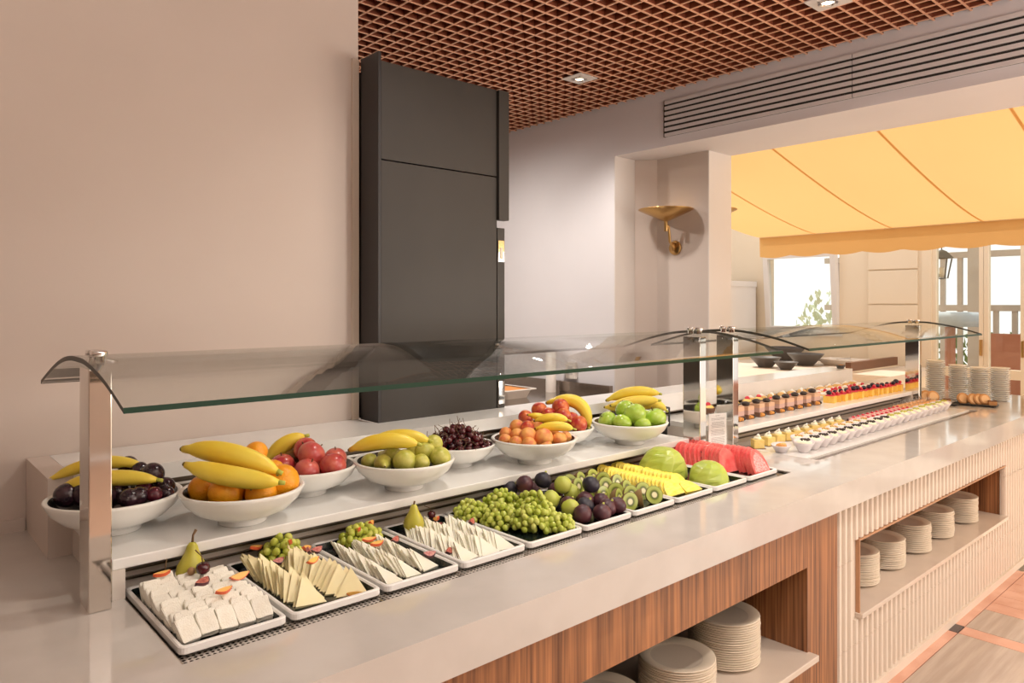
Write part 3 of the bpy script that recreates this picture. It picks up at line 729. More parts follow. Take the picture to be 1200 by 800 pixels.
for (k_, fx, fy, zz, rot, lab) in ((1, .32, 1.0, .036, (.3, .2, .3), 'peach slice left of the grapes behind the yellow cheese'), (1, .64, .83, .052, (1.2, .4, 1.2), 'upright peach slice on top of the grapes behind the yellow cheese'), (1, .86, .80, .034, (1.0, .3, .6), 'peach slice at the right of the grapes behind the yellow cheese'), (1, .52, .35, .055, (1.0, 0, .4), 'round peach slice between the two yellow cheese fans'), (1, .82, .06, .006, (1.3, 0, -.6), 'peach stick lying in front of the yellow cheese'),
        (2, .50, .86, .040, (1.3, .5, 1.4), 'upright peach slice left on the grapes behind the pale slivers'), (2, .80, .92, .045, (1.2, .2, .8), 'peach slice on top of the grapes behind the pale slivers'), (2, .60, .76, .022, (.5, 0, -.3), 'yellow peach slice in front of the grapes on the pale slivers'), (2, .36, .45, .043, (.4, 0, 0), 'peach slice lying on the left row of pale cheese slivers'),
        (3, .62, .80, .030, (1.2, .4, 1.3), 'peach slice standing beside the cherry on the white wedge tray')):
    peach(tp_(k_, fx, fy, zz), rot, lab, .9)
for (k_, fx, fy, zz, rot, lab) in ((1, .46, .80, .02, (.6, 0, .2), 'fig slice in front of the grapes behind the yellow cheese'), (1, .66, .57, .052, (1.0, 0, 1.2), 'fig slice between the two yellow cheese fans'), (1, .92, .70, .035, (.7, 0, .2), 'fig slice at the right edge of the yellow cheese tray'), (2, .20, .86, .008, (.7, 0, .1), 'fig slice at the back left of the pale sliver tray'), (2, .90, .66, .02, (.8, 0, .5), 'fig slice right of the grapes on the pale slivers'), (2, .93, .22, .02, (.6, 0, -.4), 'dark fig slice on the right row of pale slivers'),
        (3, .06, .25, .012, (.8, 0, .6), 'fig slice at the left front of the white wedge tray'), (3, .74, .42, .045, (1.0, 0, .6), 'fig slice standing on the middle of the white wedges')):
    figq(tp_(k_, fx, fy, zz), rot, lab, .9)
for i, (fx, fy, lab) in enumerate(((.60, .92, 'green fig quarter left of the cherry on the white wedge tray'), (.80, .90, 'green fig quarter right of the cherry on the white wedge tray'))):
    wedge_piece('fig_quarter', lab, 'fig slice', tp_(3, fx, fy, .002), (PI/2, 0, .3+i*.5), .034, .014, .012, 'fig_flesh', 'fig_green')
cherry(tp_(3, .72, .92, .018), (0, 0, 0), 'dark cherry between the fig quarters on the white wedge tray', scale=1.0, st=((0, 0, .016), (-.004, 0, .026), (-.02, .002, .034)))
# --- tray 5 grapes
for i, (fx, fy, sx, sy, sz, n, rot, lab) in enumerate(((.16, .80, .040, .050, .050, 75, .2, 'green grape bunch at the back left of the grape tray'), (.32, .52, .045, .055, .055, 85, -.3, 'green grape bunch left of centre in the grape tray'), (.68, .72, .050, .055, .068, 95, .4, 'green grape bunch at the back right of the grape tray'), (.58, .30, .050, .055, .060, 90, .1, 'green grape bunch in the middle front of the grape tray'), (.88, .42, .040, .065, .078, 95, .0, 'tall green grape bunch along the right side of the grape tray'), (.86, .12, .038, .035, .040, 45, .5, 'small green grape bunch spilling at the front right corner of the grape tray'))):
    bunch(tp_(4, fx, fy), (sx, sy, sz), n, .0082, lab, 'green grape bunches in the grape tray', rot=rot)
# --- tray 6 figs
FIG = [(0, 0), (.011, .001), (.0205, .008), (.0240, .018), (.0225, .028), (.016, .0355), (.0085, .0395), (.004, .042), (0, .0425)]
def fig(m, mn): 
    t = thing('fig', '', 'fig'); B().lathe([(r, z-.02) for r, z in FIG], 16).build('flesh', m, t, True)
    B().tube([(0, 0, .020), (.001, 0, .026)], [.004, .0025], 6).build('stem', 'fig_green', t); return Proto(t)
FG = {'p': fig('fig_purple', ''), 'b': fig('fig_black', ''), 'g': fig('fig_green', '')}
figs = [('p', .22, .14, .022, 'reddish purple fig lying at the front left of the fig tray', (1.8, 0, 2.6)), ('p', .52, .06, .022, 'purple fig with a red tip at the front edge of the fig tray', (.1, .1, 0)), ('p', .82, .13, .022, 'purple fig with a yellow stem end near the front of the fig tray', (.5, .2, 0)),
        ('p', .95, .26, .026, 'purple fig behind the front row at the right of the fig tray', (.4, .3, 0)), ('b', .50, .24, .028, 'dark fig in the middle of the front heap of figs', (.5, -.3, 1)), ('p', .30, .34, .030, 'brownish fig at the left behind the front figs', (.6, .6, 1)), ('p', .70, .34, .032, 'dull purple fig under the round black fig', (.3, .3, 2)),
        ('b', .90, .36, .066, 'round black fig on top of the front heap of figs', (.3, .2, 0)), ('p', 1.0, .10, .024, 'olive brown fig at the right front corner of the fig tray', (.4, .2, 1.)), ('g', .52, .52, .066, 'bright green fig on top of the fig heap', (1.6, 0, 1.9)), ('g', .16, .48, .040, 'green fig behind the grape bunch at the left of the fig tray', (1.4, .3, 1)), ('g', .26, .30, .026, 'green fig low between grapes and purple figs', (1.2, .3, 2)),
        ('g', .74, .52, .040, 'small green fig behind the round black fig', (1.0, .3, 0)), ('b', .42, .72, .070, 'blue black fig at the back top of the fig heap', (.4, .3, 1)), ('p', .12, .80, .062, 'large mottled fig at the back left of the fig tray', (1.5, .2, 2.2)), ('b', .02, .95, .045, 'dark fig peeking out behind the grapes', (.4, .3, 1)), ('g', .28, .95, .05, 'yellow green fig at the very back of the fig tray', (.6, .3, 1)),
        ('p', .5, .9, .03, 'purple fig low at the back of the fig tray', (.6, .3, 1)), ('p', .8, .75, .03, 'purple fig low at the back right of the fig tray', (.6, .3, 1))]
for (kd, fx, fy, zz, lab, rot) in figs: FG[kd].put(tp_(5, fx, fy, zz), rot, lab, 'figs in the fig tray', 1.0)
# --- tray 7 kiwis
kw = thing('kiwi_half', '', 'kiwi')
kp = [(0, -.026)]+[(.025*math.cos(a), .026*math.sin(a)) for a in [-PI/2+PI/2*k/6 for k in range(1, 7)]]
B().lathe(kp, 20, M=Matrix.Rotation(-PI/2, 4, 'X')).build('skin', 'kiwi_skin', kw, True)
B().lathe([(.0245, .0003), (.012, .0006), (0, .0006)], 20, M=Matrix.Rotation(PI/2, 4, 'X')).build('cut_face', 'kiwi_flesh', kw)
# cut face must look to -y: the dome sits behind it
for ch in kw.children:
    if ch.name.startswith('skin'):
        for v in ch.data.vertices: v.co.y = abs(v.co.y)
KW = Proto(kw)
kws = []
for c, (fx, n) in enumerate(((.16, 6), (.50, 6), (.84, 6))):
    for i in range(n):
        kws.append((fx+(.04 if i % 2 else -.03), .10+i*.155, c, i))
for (fx, fy, c, i) in kws:
    KW.put(tp_(6, fx, fy, .024+(.006 if i > 2 else 0)), (rnd(-.45, -.1), 0, rnd(-.5, .7)), 'halved kiwi with its cut face showing in the '+('left', 'middle', 'right')[c]+' row of the kiwi tray', 'kiwi halves, '+('left', 'middle', 'right')[c]+' row')
# --- tray 8 pineapple
def fan_piece(w, h, th):
    pts = [(-w/2, 0), (w/2, 0)]+[(w/2*math.cos(a), h*math.sin(a)**.8 if math.sin(a) > 0 else 0) for a in [PI*k/10 for k in range(1, 10)]]
    b = B(); b.prism(pts, -th/2, th/2)
    for i, (x, y, z) in enumerate(b.v): b.v[i] = (x, z, y)
    return b
pm = fan_piece(.072, .050, .0085).mesh('pineapple_slice', 'pineapple')
for c, (fx, lo, hi, n) in enumerate(((.30, .12, .97, 19), (.78, .08, .98, 19))):
    for i in range(n):
        fy = lo+(hi-lo)*i/(n-1)
        o = obj('pineapple_slice', pm, loc=tp_(7, fx, fy, .002), rot=(-math.radians(42+rnd(-4, 4))-(.4 if i < 3 and c else 0), rnd(-.05, .05), rnd(-.08, .08)))
        tag(o, 'juicy yellow pineapple slice in the '+('left' if c == 0 else 'right')+' row of the pineapple tray', 'pineapple', 'pineapple slices, '+('left' if c == 0 else 'right')+' row')
# --- tray 9 melons
def melon(loc, r, label, rot):
    t = thing('melon_half', label, 'melon', loc, rot)
    b = B(); vs = []; fs = []; n = 10
    for j in range(6):
        a = PI/2*j/5
        tw_ = .16*j
        for k in range(n):
            q = 2*PI*k/n+.12*math.sin(3*k)+tw_; s = 1+.04*math.sin(k*2.3)
            vs.append((r[0]*s*math.cos(a)**.75*math.cos(q) if j < 5 else 0, r[1]*s*math.cos(a)**.75*math.sin(q) if j < 5 else 0, r[2]*math.sin(a)))
    for j in range(5):
        for k in range(n): k2 = (k+1) % n; fs.append((j*n+k, j*n+k2, (j+1)*n+k2, (j+1)*n+k))
    fs.append(tuple(range(n-1, -1, -1)))
    b.add(vs, fs); o = b.build('flesh', 'melon', t, False); m = o.modifiers.new('bevel', 'BEVEL'); m.width = .003; m.segments = 2; m.angle_limit = .2
    o2 = B().lathe([(0, .0), (r[0]*.5, .0), (r[0]*.5, .004), (0, .004)], 12).build('cut_base', 'melon', t)
    return t
melon(tp_(8, .26, .72, .0), (.082, .080, .090), 'large peeled green melon half at the back of its tray', (0, 0, .3))
melon(tp_(8, .44, .21, .0), (.074, .062, .066), 'smaller peeled green melon half at the front of its tray', (0, 0, .9))
# --- tray 10 watermelon
wmb = fan_piece(.088, .078, .0135).mesh('watermelon_slice', 'watermelon')
wmf = B()
for c, (fx, lo, hi, n, yaw) in enumerate(((.28, .30, 1.0, 14, -.15), (.70, .05, .95, 17, -.1))):
    for i in range(n):
        fy = lo+(hi-lo)*i/(n-1)
        t = thing('watermelon_slice', 'red watermelon slice in the '+('left' if c == 0 else 'right')+' row of the watermelon tray', 'watermelon', tp_(9, fx+.06*math.sin(i*.5), fy, .002), (-math.radians(24+rnd(-4, 4)), rnd(-.05, .05), yaw+rnd(-.06, .06)), 'watermelon slices, '+('left' if c == 0 else 'right')+' row')
        obj('flesh', wmb, t)
        if c == 1 and i == 0:
            pp = [(x*.85, z*.85+.003) for x, z in [(-.044, 0), (.044, 0), (.036, .035), (.02, .062), (0, .076), (-.02, .062), (-.036, .035)]]
            b = B(); b.prism(pp, .0070, .0076)
            for q, (x, y, z) in enumerate(b.v): b.v[q] = (x, -z, y)
            b.build('cut_face', 'watermelon_pale', t)
        if c == 0 and i in (2, 5, 8):
            b = B()
            for s_ in range(5): b.ball((rnd(-.03, .03), -.0075, rnd(.015, .055)), (.0018, .0012, .003), 6, 4)
            b.build('seeds', 'seed', t)

# ================================================================== FRUIT BOWLS
bw = thing('fruit_bowl', '', 'bowl')
BR, BH = .128, .074
B().lathe([(0, 0), (.048, 0), (.050, .003), (.0485, .012), (.064, .016), (.094, .029), (.115, .048), (BR-.003, .066), (BR, BH-.002), (BR-.002, BH), (BR-.006, BH+.0005), (BR-.010, BH-.002)], 48).build('shell', 'bowl_white', bw, True)
B().lathe([(BR-.010, BH-.002), (BR-.022, .055), (.085, .037), (.05, .024), (0, .020)], 40).build('dark_lining', 'bowl_black', bw, True)
BW = Proto(bw)
BOWLS = dict(plum=(.385, 1.66), orange=(.605, 1.545), red=(.812, 1.668), pear=(1.022, 1.555), cherry=(1.275, 1.665), apricot=(1.472, 1.55), nectarine=(1.705, 1.67), apple=(1.912, 1.55), banana=(2.11, 1.69))
names = dict(plum='of dark plums behind the near steel post', orange='of oranges topped with two bananas', red='of red apples and a banana', pear='of green pears topped with bananas', cherry='heaped with dark cherries', apricot='of apricots with two short bananas', nectarine='of red nectarines with a curved banana', apple='of green apples at the end of the riser', banana='of bananas behind the green apples')
for k, (x, y) in BOWLS.items(): BW.put((x, y, ZR), (0, 0, 0), 'white footed bowl '+names[k], 'white fruit bowls on the riser', .86 if k in ('cherry', 'nectarine', 'banana') else .95 if k == 'red' else 1.0)
def bd(k): return depth(*BOWLS[k])
def spot(k, u, v, dd=0): return at(u, v, bd(k)+dd)
# round fruits
def roundfruit(name, cat, prof, m, extra=None):
    t = thing(name, '', cat); B().lathe(prof, 18).build('flesh', m, t, True)
    if extra: extra(t)
    return Proto(t)
def dimpled(r, h=1.0, top=.12, bot=.08, n=12):
    out = []
    for k in range(n+1):
        a = PI*k/n; z = -math.cos(a); rr = math.sin(a)
        if k == n: z = 1-top*1.2
        elif k == n-1: z -= top*.25
        if k == 0: z = -1+bot
        out.append((r*rr, r*h*z))
    return out
def stalk(z, l=.012): return lambda t: B().tube([(0, 0, z), (.002, 0, z+l)], .0012, 6).build('stem', 'stem_brown', t)
ORG = roundfruit('orange', 'orange', dimpled(1, .95, .05, .04), 'orange', lambda t: B().lathe([(0, .93), (.09, .91), (.09, .88)], 8).build('navel', 'stem_green', t))
RED = roundfruit('red_apple', 'apple', dimpled(1, .92), 'red_apple', lambda t: B().tube([(0, 0, .75), (.05, 0, 1.05)], .05, 6).build('stem', 'stem_brown', t))
REP = roundfruit('red_apple', 'apple', dimpled(1, .92), 'red_pale', lambda t: B().tube([(0, 0, .75), (.05, 0, 1.05)], .05, 6).build('stem', 'stem_brown', t))
GRN = roundfruit('green_apple', 'apple', dimpled(1, .9, .2), 'green_apple', lambda t: B().tube([(0, 0, .7), (.05, 0, 1.08)], .045, 6).build('stem', 'stem_brown', t))
PLM = roundfruit('plum', 'plum', dimpled(1, 1.02, .06), 'plum'); PLR = roundfruit('plum', 'plum', dimpled(1, 1.02, .06), 'plum_red')
APR = roundfruit('apricot', 'apricot', dimpled(1, .98, .08), 'apricot'); NEC = roundfruit('nectarine', 'nectarine', dimpled(1, .96, .1), 'nectarine')
BRN = roundfruit('brown_pear', 'pear', dimpled(1, 1.1), 'brown_fruit')
pr_ = thing('green_pear', '', 'pear')
B().lathe([(r/.029, z/.029-1.0) for r, z in PEAR], 16).build('flesh', 'pear_green', pr_, True)
B().tube([(0, 0, 1.9), (.05, 0, 2.25)], [.06, .07], 6).build('stem', 'stem_brown', pr_)
PEA = Proto(pr_)
def fill(pro, k, items, noun, group, rot=True):
    for (u, v, r, dd, lab) in items:
        d = bd(k)+dd; pro.put(at(u, v, d), rrot(.9) if rot else (0, 0, 0), lab, group, r/FPX*d)
def banana(k, p0, p1, bend, rpx, label, d0=0, d1=0, group='bananas in the fruit bowls', tipdark=True):
    A = spot(k, *p0, d0); Z = spot(k, *p1, d1); mid = (A+Z)/2; D = bd(k); r = rpx*.86/FPX*D
    ctrl = mid + RT*(bend[0]/FPX*D) - UP*(bend[1]/FPX*D)
    t = thing('banana', label, 'banana', mid, group=group); n = 14; pts = []; rad = []
    for i in range(n+1):
        s = i/n; p = A*(1-s)**2+ctrl*2*s*(1-s)+Z*s*s; pts.append(p-mid)
        rad.append(r*max(.26 if s > .5 else .30, (1-abs(2*s-1.04)**2.6)**.62 if abs(2*s-1.04) < 1 else 0))
    B().tube(pts, rad, 15, squash=.045).build('peel', 'banana', t, True)
    q = (pts[0]-pts[1]).normalized(); B().tube([pts[0]-q*.002, pts[0]+q*.005], [rad[0]*1.0, rad[0]*.55], 8).build('blossom_tip', 'banana_tip', t, True)
    q = (pts[-1]-pts[-2]).normalized(); B().tube([pts[-1]-q*.002, pts[-1]+q*.012], [rad[-1], rad[-1]*.8], 8).build('stalk', 'banana_green', t, True)
    return t
# plums
fill(PLM, 'plum', [(78, 580, 14, -.02, 'dark plum at the left rim of the plum bowl'), (100, 578, 15, -.01, 'dark plum seen just left of the steel post'), (122, 583, 16, -.03, 'dark plum hidden partly by the steel post'), (138, 577, 14, .0, 'dark plum under the bananas right of the post'), (152, 584, 12, -.05, 'glossy dark plum at the front of the plum bowl'), (163, 581, 11, -.04, 'glossy dark plum second from the front right of the plum bowl'),
    (179, 555, 13, .03, 'large dark plum at the top right of the plum bowl'), (150, 545, 11, .07, 'dark plum peeking over the bananas'), (164, 551, 10, .06, 'small dark plum behind the bananas'), (194, 570, 11, .02, 'dark plum at the right side of the plum bowl'), (195, 578, 9, .0, 'small dark plum near the right rim of the plum bowl'), (182, 568, 12, .04, 'dark plum low behind the banana tip'), (110, 568, 14, .04, 'dark plum deep in the plum bowl behind the post')], 'plum', 'plums in the plum bowl')
fill(PLR, 'plum', [(181, 579, 9, -.03, 'reddish plum at the right front of the plum bowl'), (168, 574, 10, .0, 'dull red plum under the banana tip')], 'plum', 'plums in the plum bowl')
banana('plum', (58, 562), (166, 545), (0, -22), 9.5, 'rear banana lying across the plum bowl', .05, .06)
banana('plum', (68, 573), (184, 562), (-4, -14), 11, 'front banana lying across the plum bowl', -.01, -.01)
# oranges
fill(ORG, 'orange', [(237, 573, 16.5, -.01, 'whole orange at the left front of the orange bowl'), (265, 577, 21, -.04, 'large orange in the middle front of the orange bowl'), (306, 578, 18.5, -.035, 'orange at the right front with a green navel'), (330, 564, 20.5, .005, 'large orange at the right of the orange bowl'), (300, 530, 13.5, .06, 'orange peeking over the upper banana'), (254, 566, 16, .01, 'orange half hidden under the lower banana'), (288, 568, 18, .0, 'orange in the centre under the bananas'), (319, 553, 15, .04, 'orange at the back right under the banana ends'), (270, 553, 17, .06, 'orange at the back under the upper banana')], 'orange', 'oranges in the orange bowl')
banana('orange', (214, 526), (325, 552), (2, -14), 15, 'upper banana on the oranges', -.015, -.02)
banana('orange', (217, 544), (327, 565), (-10, 4), 13.5, 'lower banana on the oranges', -.07, -.075)
# red apples
fill(RED, 'red', [(331, 545, 14.5, -.03, 'red apple at the left of the red apple bowl'), (390, 546, 16, -.035, 'deep red apple at the right front of the red apple bowl'), (358, 526, 14, .02, 'red apple at the back top of the red apple bowl')], 'apple', 'red apples')
fill(REP, 'red', [(365, 533, 16.5, -.015, 'large pale red apple on top of the red apple bowl'), (360, 552, 15.5, -.055, 'pale red apple at the front of the red apple bowl'), (393, 537, 13.5, .01, 'pale red apple at the right back of the red apple bowl'), (376, 550, 12, -.02, 'pale red apple low between the front apples'), (340, 552, 12, .0, 'pale red apple low at the left')], 'apple', 'red apples')
fill(BRN, 'red', [(343, 537, 10, .03, 'brown pear between the banana and the red apples')], 'pear', 'red apples')
banana('red', (312, 542), (357, 511), (-6, -10), 11, 'banana leaning up behind the red apples', .02, .05)
# pears
for (u, v, r, dd, rot, lab) in ((433, 541, 10, -.01, (1.4, 0, 2.3), 'green pear at the left rim of the pear bowl'), (449, 543, 11, -.05, (1.5, .3, -.5), 'green pear with a brown stem at the front of the pear bowl'), (474, 540, 14, -.06, (1.5, 0, 2.6), 'large green pear in the middle front of the pear bowl'), (493, 542, 10.5, -.055, (1.7, 0, 3.0), 'small green pear right of the middle in the pear bowl'), (516, 536, 12.5, -.02, (-PI/2+.3, 0, -.6), 'round green pear at the right of the pear bowl'), (498, 529, 12, .0, (-PI/2+.2, 0, -1.2), 'green pear standing behind the small one in the pear bowl'), (508, 520, 11, .03, (-PI/2-.2, 0, -.3), 'yellow green pear at the back top of the pear bowl'), (485, 532, 11, .01, (-PI/2, 0, -.8), 'green pear under the banana end'), (460, 535, 12, .02, (-PI/2, 0, .2), 'green pear in the shade of the bananas')):
    d = bd('pear')+dd; PEA.put(at(u, v, d), rot, lab, 'green pears', r/FPX*d)
banana('pear', (410, 527), (489, 520), (0, -14), 10.5, 'front banana on the pears', -.045, -.05)
banana('pear', (428, 521), (502, 516), (2, -14), 10, 'rear banana on the pears', .02, .0)
# cherries
ch0 = thing('cherry', '', 'cherry'); B().lathe([(r, z-.009) for r, z in CH], 12).build('flesh', 'cherry', ch0, True); B().tube([(0, 0, .007), (.002, .001, .02), (.008, .003, .034)], .0008, 5).build('stem', 'stem_brown', ch0); CP = Proto(ch0)
cx, cy = BOWLS['cherry']; q = []
for lay, (rad_, nn, zz) in enumerate(((.088, 21, .058), (.062, 15, .066), (.03, 8, .07), (.066, 15, .080), (.04, 9, .087), (.0, 1, .085), (.03, 6, .102), (.0, 1, .108))):
    for i in range(nn):
        a = 2*PI*i/nn+lay*.4; CP.put((cx+rad_*math.cos(a)+rnd(-.004, .004), cy+rad_*math.sin(a)+rnd(-.004, .004), ZR+zz+rnd(-.003, .003)), rrot(1.0), 'dark red cherry heaped in the cherry bowl', 'cherries in the cherry bowl', 1.05)
# apricots
fill(APR, 'apricot', [(592, 516, 8, -.03, 'small apricot at the left front of the apricot bowl'), (593, 508, 8, .02, 'reddish apricot at the left back of the apricot bowl'), (606, 510, 8.5, -.02, 'apricot second from the left in the apricot bowl'), (605, 519, 8.5, -.06, 'apricot at the front left of the apricot bowl'), (619, 511, 10.5, -.05, 'apricot in the middle of the apricot bowl'), (637, 513, 11.5, -.055, 'large blushed apricot right of the middle'), (655, 515, 9.5, -.04, 'apricot at the right of the apricot bowl'), (620, 521, 9, -.08, 'apricot at the very front of the apricot bowl'), (606, 500, 9, .03, 'apricot at the back of the apricot bowl'), (663, 512, 7, .0, 'apricot at the right rim of the apricot bowl'), (640, 523, 8, -.07, 'apricot low at the front right'), (645, 504, 10, .03, 'apricot under the short bananas'), (628, 500, 9, .03, 'apricot at the back under the short bananas')], 'apricot', 'apricots')
fill(NEC, 'apricot', [(618, 501, 8.5, .0, 'red nectarine lying among the apricots')], 'nectarine', 'nectarines')
banana('apricot', (627, 493), (665, 492), (2, -7), 6, 'upper short banana on the apricots', .0, -.01)
banana('apricot', (628, 502), (671, 502), (4, -6), 6.5, 'lower short banana on the apricots', -.03, -.035)
banana('apricot', (619, 486), (650, 497), (2, -4), 5.5, 'short banana behind the other two on the apricots', .03, .03)
# nectarines
fill(NEC, 'nectarine', [(616, 489, 9, -.03, 'red nectarine at the left of the nectarine bowl'), (632, 480, 9.5, -.01, 'red nectarine at the upper left of the nectarine bowl'), (657, 477, 10.5, -.02, 'deep red nectarine on top of the nectarine bowl'), (643, 486, 9, -.03, 'nectarine in the middle of the nectarine bowl'), (660, 487, 9.5, -.05, 'nectarine under the top one'), (670, 491, 8.5, -.04, 'nectarine between the top one and the banana'), (678, 497, 10.5, -.06, 'bright nectarine at the right front of the nectarine bowl'), (655, 499, 10, -.05, 'nectarine low in the nectarine bowl')], 'nectarine', 'nectarines')
banana('nectarine', (641, 472), (690, 500), (22, -28), 9, 'large curved banana around the nectarines', .02, -.01)
# green apples
fill(GRN, 'apple', [(712, 493, 11.5, -.03, 'green apple at the left of the green apple bowl'), (729, 496, 11.5, -.065, 'green apple with its hollow facing front'), (733, 480, 12, .0, 'green apple at the upper left with a stem'), (744, 485, 13.5, -.04, 'large green apple in the middle on top'), (753, 498, 10.5, -.06, 'small green apple at the front right of the bowl'), (768, 490, 13, -.02, 'green apple at the right of the green apple bowl'), (738, 497, 10, .0, 'green apple low behind the front ones'), (757, 490, 10, .03, 'green apple at the back of the bowl')], 'apple', 'green apples', True)
# bananas behind
banana('banana', (711, 469), (772, 461), (0, -12), 7.5, 'topmost banana in the banana bowl', .0, .0)
banana('banana', (716, 475), (771, 469), (0, -4), 7.5, 'second banana in the banana bowl', -.03, -.03)
banana('banana', (709, 477), (745, 482), (0, -3), 6.5, 'lower left banana in the banana bowl', .0, -.02)
banana('banana', (740, 482), (780, 480), (4, -16), 7, 'lower right banana in the banana bowl', .0, .01)

# ================================================================== DESSERTS
def cake(name, cat, parts):
    t = thing(name, '', cat)
    for nm, b, m, sm in parts: b.build(nm, m, t, sm)
    return Proto(t)
s = .026
MOU = cake('mousse_cake', 'cake', [('base', B().box(-s, -s, 0, s, s, .020), 'choc_mid', False), ('layer', B().box(-s*.99, -s*.99, .020, s*.99, s*.99, .038), 'mousse_pale', False), ('top_layer', B().box(-s, -s, .038, s, s, .054), 'mousse', False), ('chocolate_dome', B().ball((0, 0, .062), (.019, .017, .011), 12, 8), 'choc', True), ('crumb', B().ball((-.010, -s, .010), .009).ball((.006, -s-.002, .008), .007), 'crumb', True), ('chip', B().ball((.020, -s-.003, .009), .007, 6, 4), 'choc', False)])
for i in range(9):
    MOU.put((2.585+i*.086, 1.565+.002*i, ZR), (0, 0, rnd(-.12, .12)), 'layered chocolate mousse square with a dark dome on the cake riser', 'chocolate mousse squares', rnd(.93, 1.06))
YEL = cake('berry_cake', 'cake', [('sponge', B().box(-.025, -.025, 0, .025, .025, .032), 'custard_deep', False), ('glaze', B().lathe([(0, .040), (.018, .037), (.024, .0322), (0, .0322)], 10), 'berry_red', True), ('blackberry', B().ball((-.004, -.004, .048), (.013, .012, .011), 8, 6), 'berry_black', True), ('red_berry', B().ball((.013, .006, .044), .008), 'berry_red', True)])
for i in range(14):
    YEL.put((3.40+i*.0565, 1.555-.002*i, ZR), (0, 0, .25+rnd(-.2, .2)+random.choice((0, 1, 2, 3))*PI/2), 'yellow sponge square topped with dark berries on the cake riser', 'berry topped sponge squares', rnd(.9, 1.06))
TRT = cake('fruit_tart', 'pastry', [('crust', B().lathe([(0, 0), (.017, 0), (.022, .022), (.02, .024), (0, .022)], 14), 'choc_mid', True), ('custard', B().ball((0, 0, .024), (.018, .018, .010)), 'custard', True), ('fruit', B().ball((.003, -.004, .034), (.011, .010, .010)), 'berry_red', True)])
for i in range(5): TRT.put((2.66+i*.10, 1.73, ZR), (0, 0, rnd(0, 6)), 'small dark crusted fruit tart behind the mousse squares', 'small fruit tarts', 1.15)
ECL = cake('cream_puff', 'pastry', [('bun', B().ball((0, 0, .017), (.026, .022, .017), 12, 8), 'pastry', True), ('cream', B().tube([(-.022, 0, .024), (0, .003, .033), (.022, 0, .024)], [.004, .008, .004], 7), 'cream_white', True)])
for i in range(12): ECL.put((3.05+i*.095, 1.765-.002*i, ZR), (0, 0, rnd(0, 6)), 'golden cream puff in the rearmost row of the cake riser', 'golden cream puffs', 1.1)
STR = cake('strawberry_pastry', 'pastry', [('pastry_base', B().ball((0, 0, .012), (.027, .022, .012), 12, 8), 'pastry', True), ('cream', B().ball((-.006, 0, .024), (.016, .014, .009)), 'cream_white', True), ('strawberry', B().ball((.012, -.005, .025), (.010, .009, .009)), 'berry_red', True), ('paper_case', B().lathe([(.018, 0), (.031, .018), (.030, .018), (.017, 0)], 14), 'cream_white', True)])
for r_, (yy, n, x0) in enumerate(((1.640, 17, 3.12), (1.700, 17, 3.08))):
    for i in range(n): STR.put((x0+i*.063, yy, ZR), (0, 0, rnd(0, 6)), 'strawberry cream pastry in the '+('front' if r_ == 0 else 'rear')+' double row behind the berry squares', 'strawberry pastries, '+('front' if r_ == 0 else 'rear')+' row', 1.0)
# clear cups standing behind the mousse squares
CUP = cake('clear_cup', 'cup', [('glass', B().lathe([(0, 0), (.018, 0), (.024, .045)], 16), 'cup_glass', True), ('dessert', B().lathe([(0, .004), (.0165, .004), (.020, .026), (0, .027)], 14), 'cream_white', True)])
for i in range(8): CUP.put((2.62+i*.07, 1.645, ZR), (0, 0, 0), 'clear cup of white cream behind the mousse squares', 'white cream cups')
# lower level: yellow squares
ZD = .8985
SQ = cake('custard_square', 'cake', [('sponge', B().box(-.020, -.020, .002, .020, .020, .034), 'custard', False), ('cream', B().ball((0, 0, .038), (.016, .015, .010), 10, 6).ball((.004, .003, .045), (.009, .009, .007), 8, 5), 'cream', True), ('white_curl', B().tube([(-.008, -.006, .046), (0, -.008, .054), (.004, -.004, .057)], [.003, .004, .001], 6), 'cream_white', True), ('card_base', B().box(-.024, -.024, 0, .024, .024, .002), 'choc_mid', False)])
for i in range(10): SQ.put((2.505+i*.078, 1.420+.001*i, ZD if i else ZD), (0, 0, -.5+rnd(-.25, .25)), 'yellow custard square with cream on top in the lower dessert row', 'custard squares', rnd(.86, .98))
# spoon bowls
def shell_bowl(r, h, lip):
    n = 16; prof = [(0, 0), (r*.45, 0), (r*.55, h*.1), (r*.9, h*.75), (r, h), (r*.95, h), (r*.82, h*.72), (0, h*.62)]
    b = B().lathe(prof, n)
    for i, (x, y, z) in enumerate(b.v):
        k = z/h; b.v[i] = (x*(1+.12*k)+lip*k*k*.0, y+(-lip*k*k if y < 0 else 0), z*(1+(.16 if x > 0 else -.10)*k*abs(x)/r))
    return b
def cream_bowl(top, m):
    return cake('dessert_bowl', 'bowl', [('bowl', shell_bowl(.031, .036, .004), 'dish_white', True), ('cream', B().ball((0, -.002, .031), (.024, .024, .010), 12, 6), 'cream', True)] + [(nm, b, mm, True) for nm, b, mm in top])
def bits(n, r, z, sz, seed):
    random.seed(seed); b = B()
    for i in range(n): a = rnd(0, 2*PI); q = r*math.sqrt(rnd(0, 1)); b.ball((q*math.cos(a), q*math.sin(a)-.003, z+rnd(-.001, .002)), sz*rnd(.7, 1.2), 6, 4)
    return b
CB1 = cream_bowl([('chocolate_bits', bits(16, .015, .041, .0032, 3), 'choc')], 0)
CB2 = cream_bowl([('kiwi_sauce', bits(12, .013, .041, .004, 4), 'kiwi_sauce')], 0)
CB3 = cream_bowl([('crumble', bits(14, .013, .041, .004, 5), 'pastry')], 0)
random.seed(9)
for i in range(11): CB1.put((2.56+i*.076, 1.268+.0016*i, ZD), (0, 0, .5+rnd(-.15, .15)), 'white dessert bowl of cream with chocolate bits in the front row', 'chocolate topped cream bowls', rnd(1.1, 1.2))
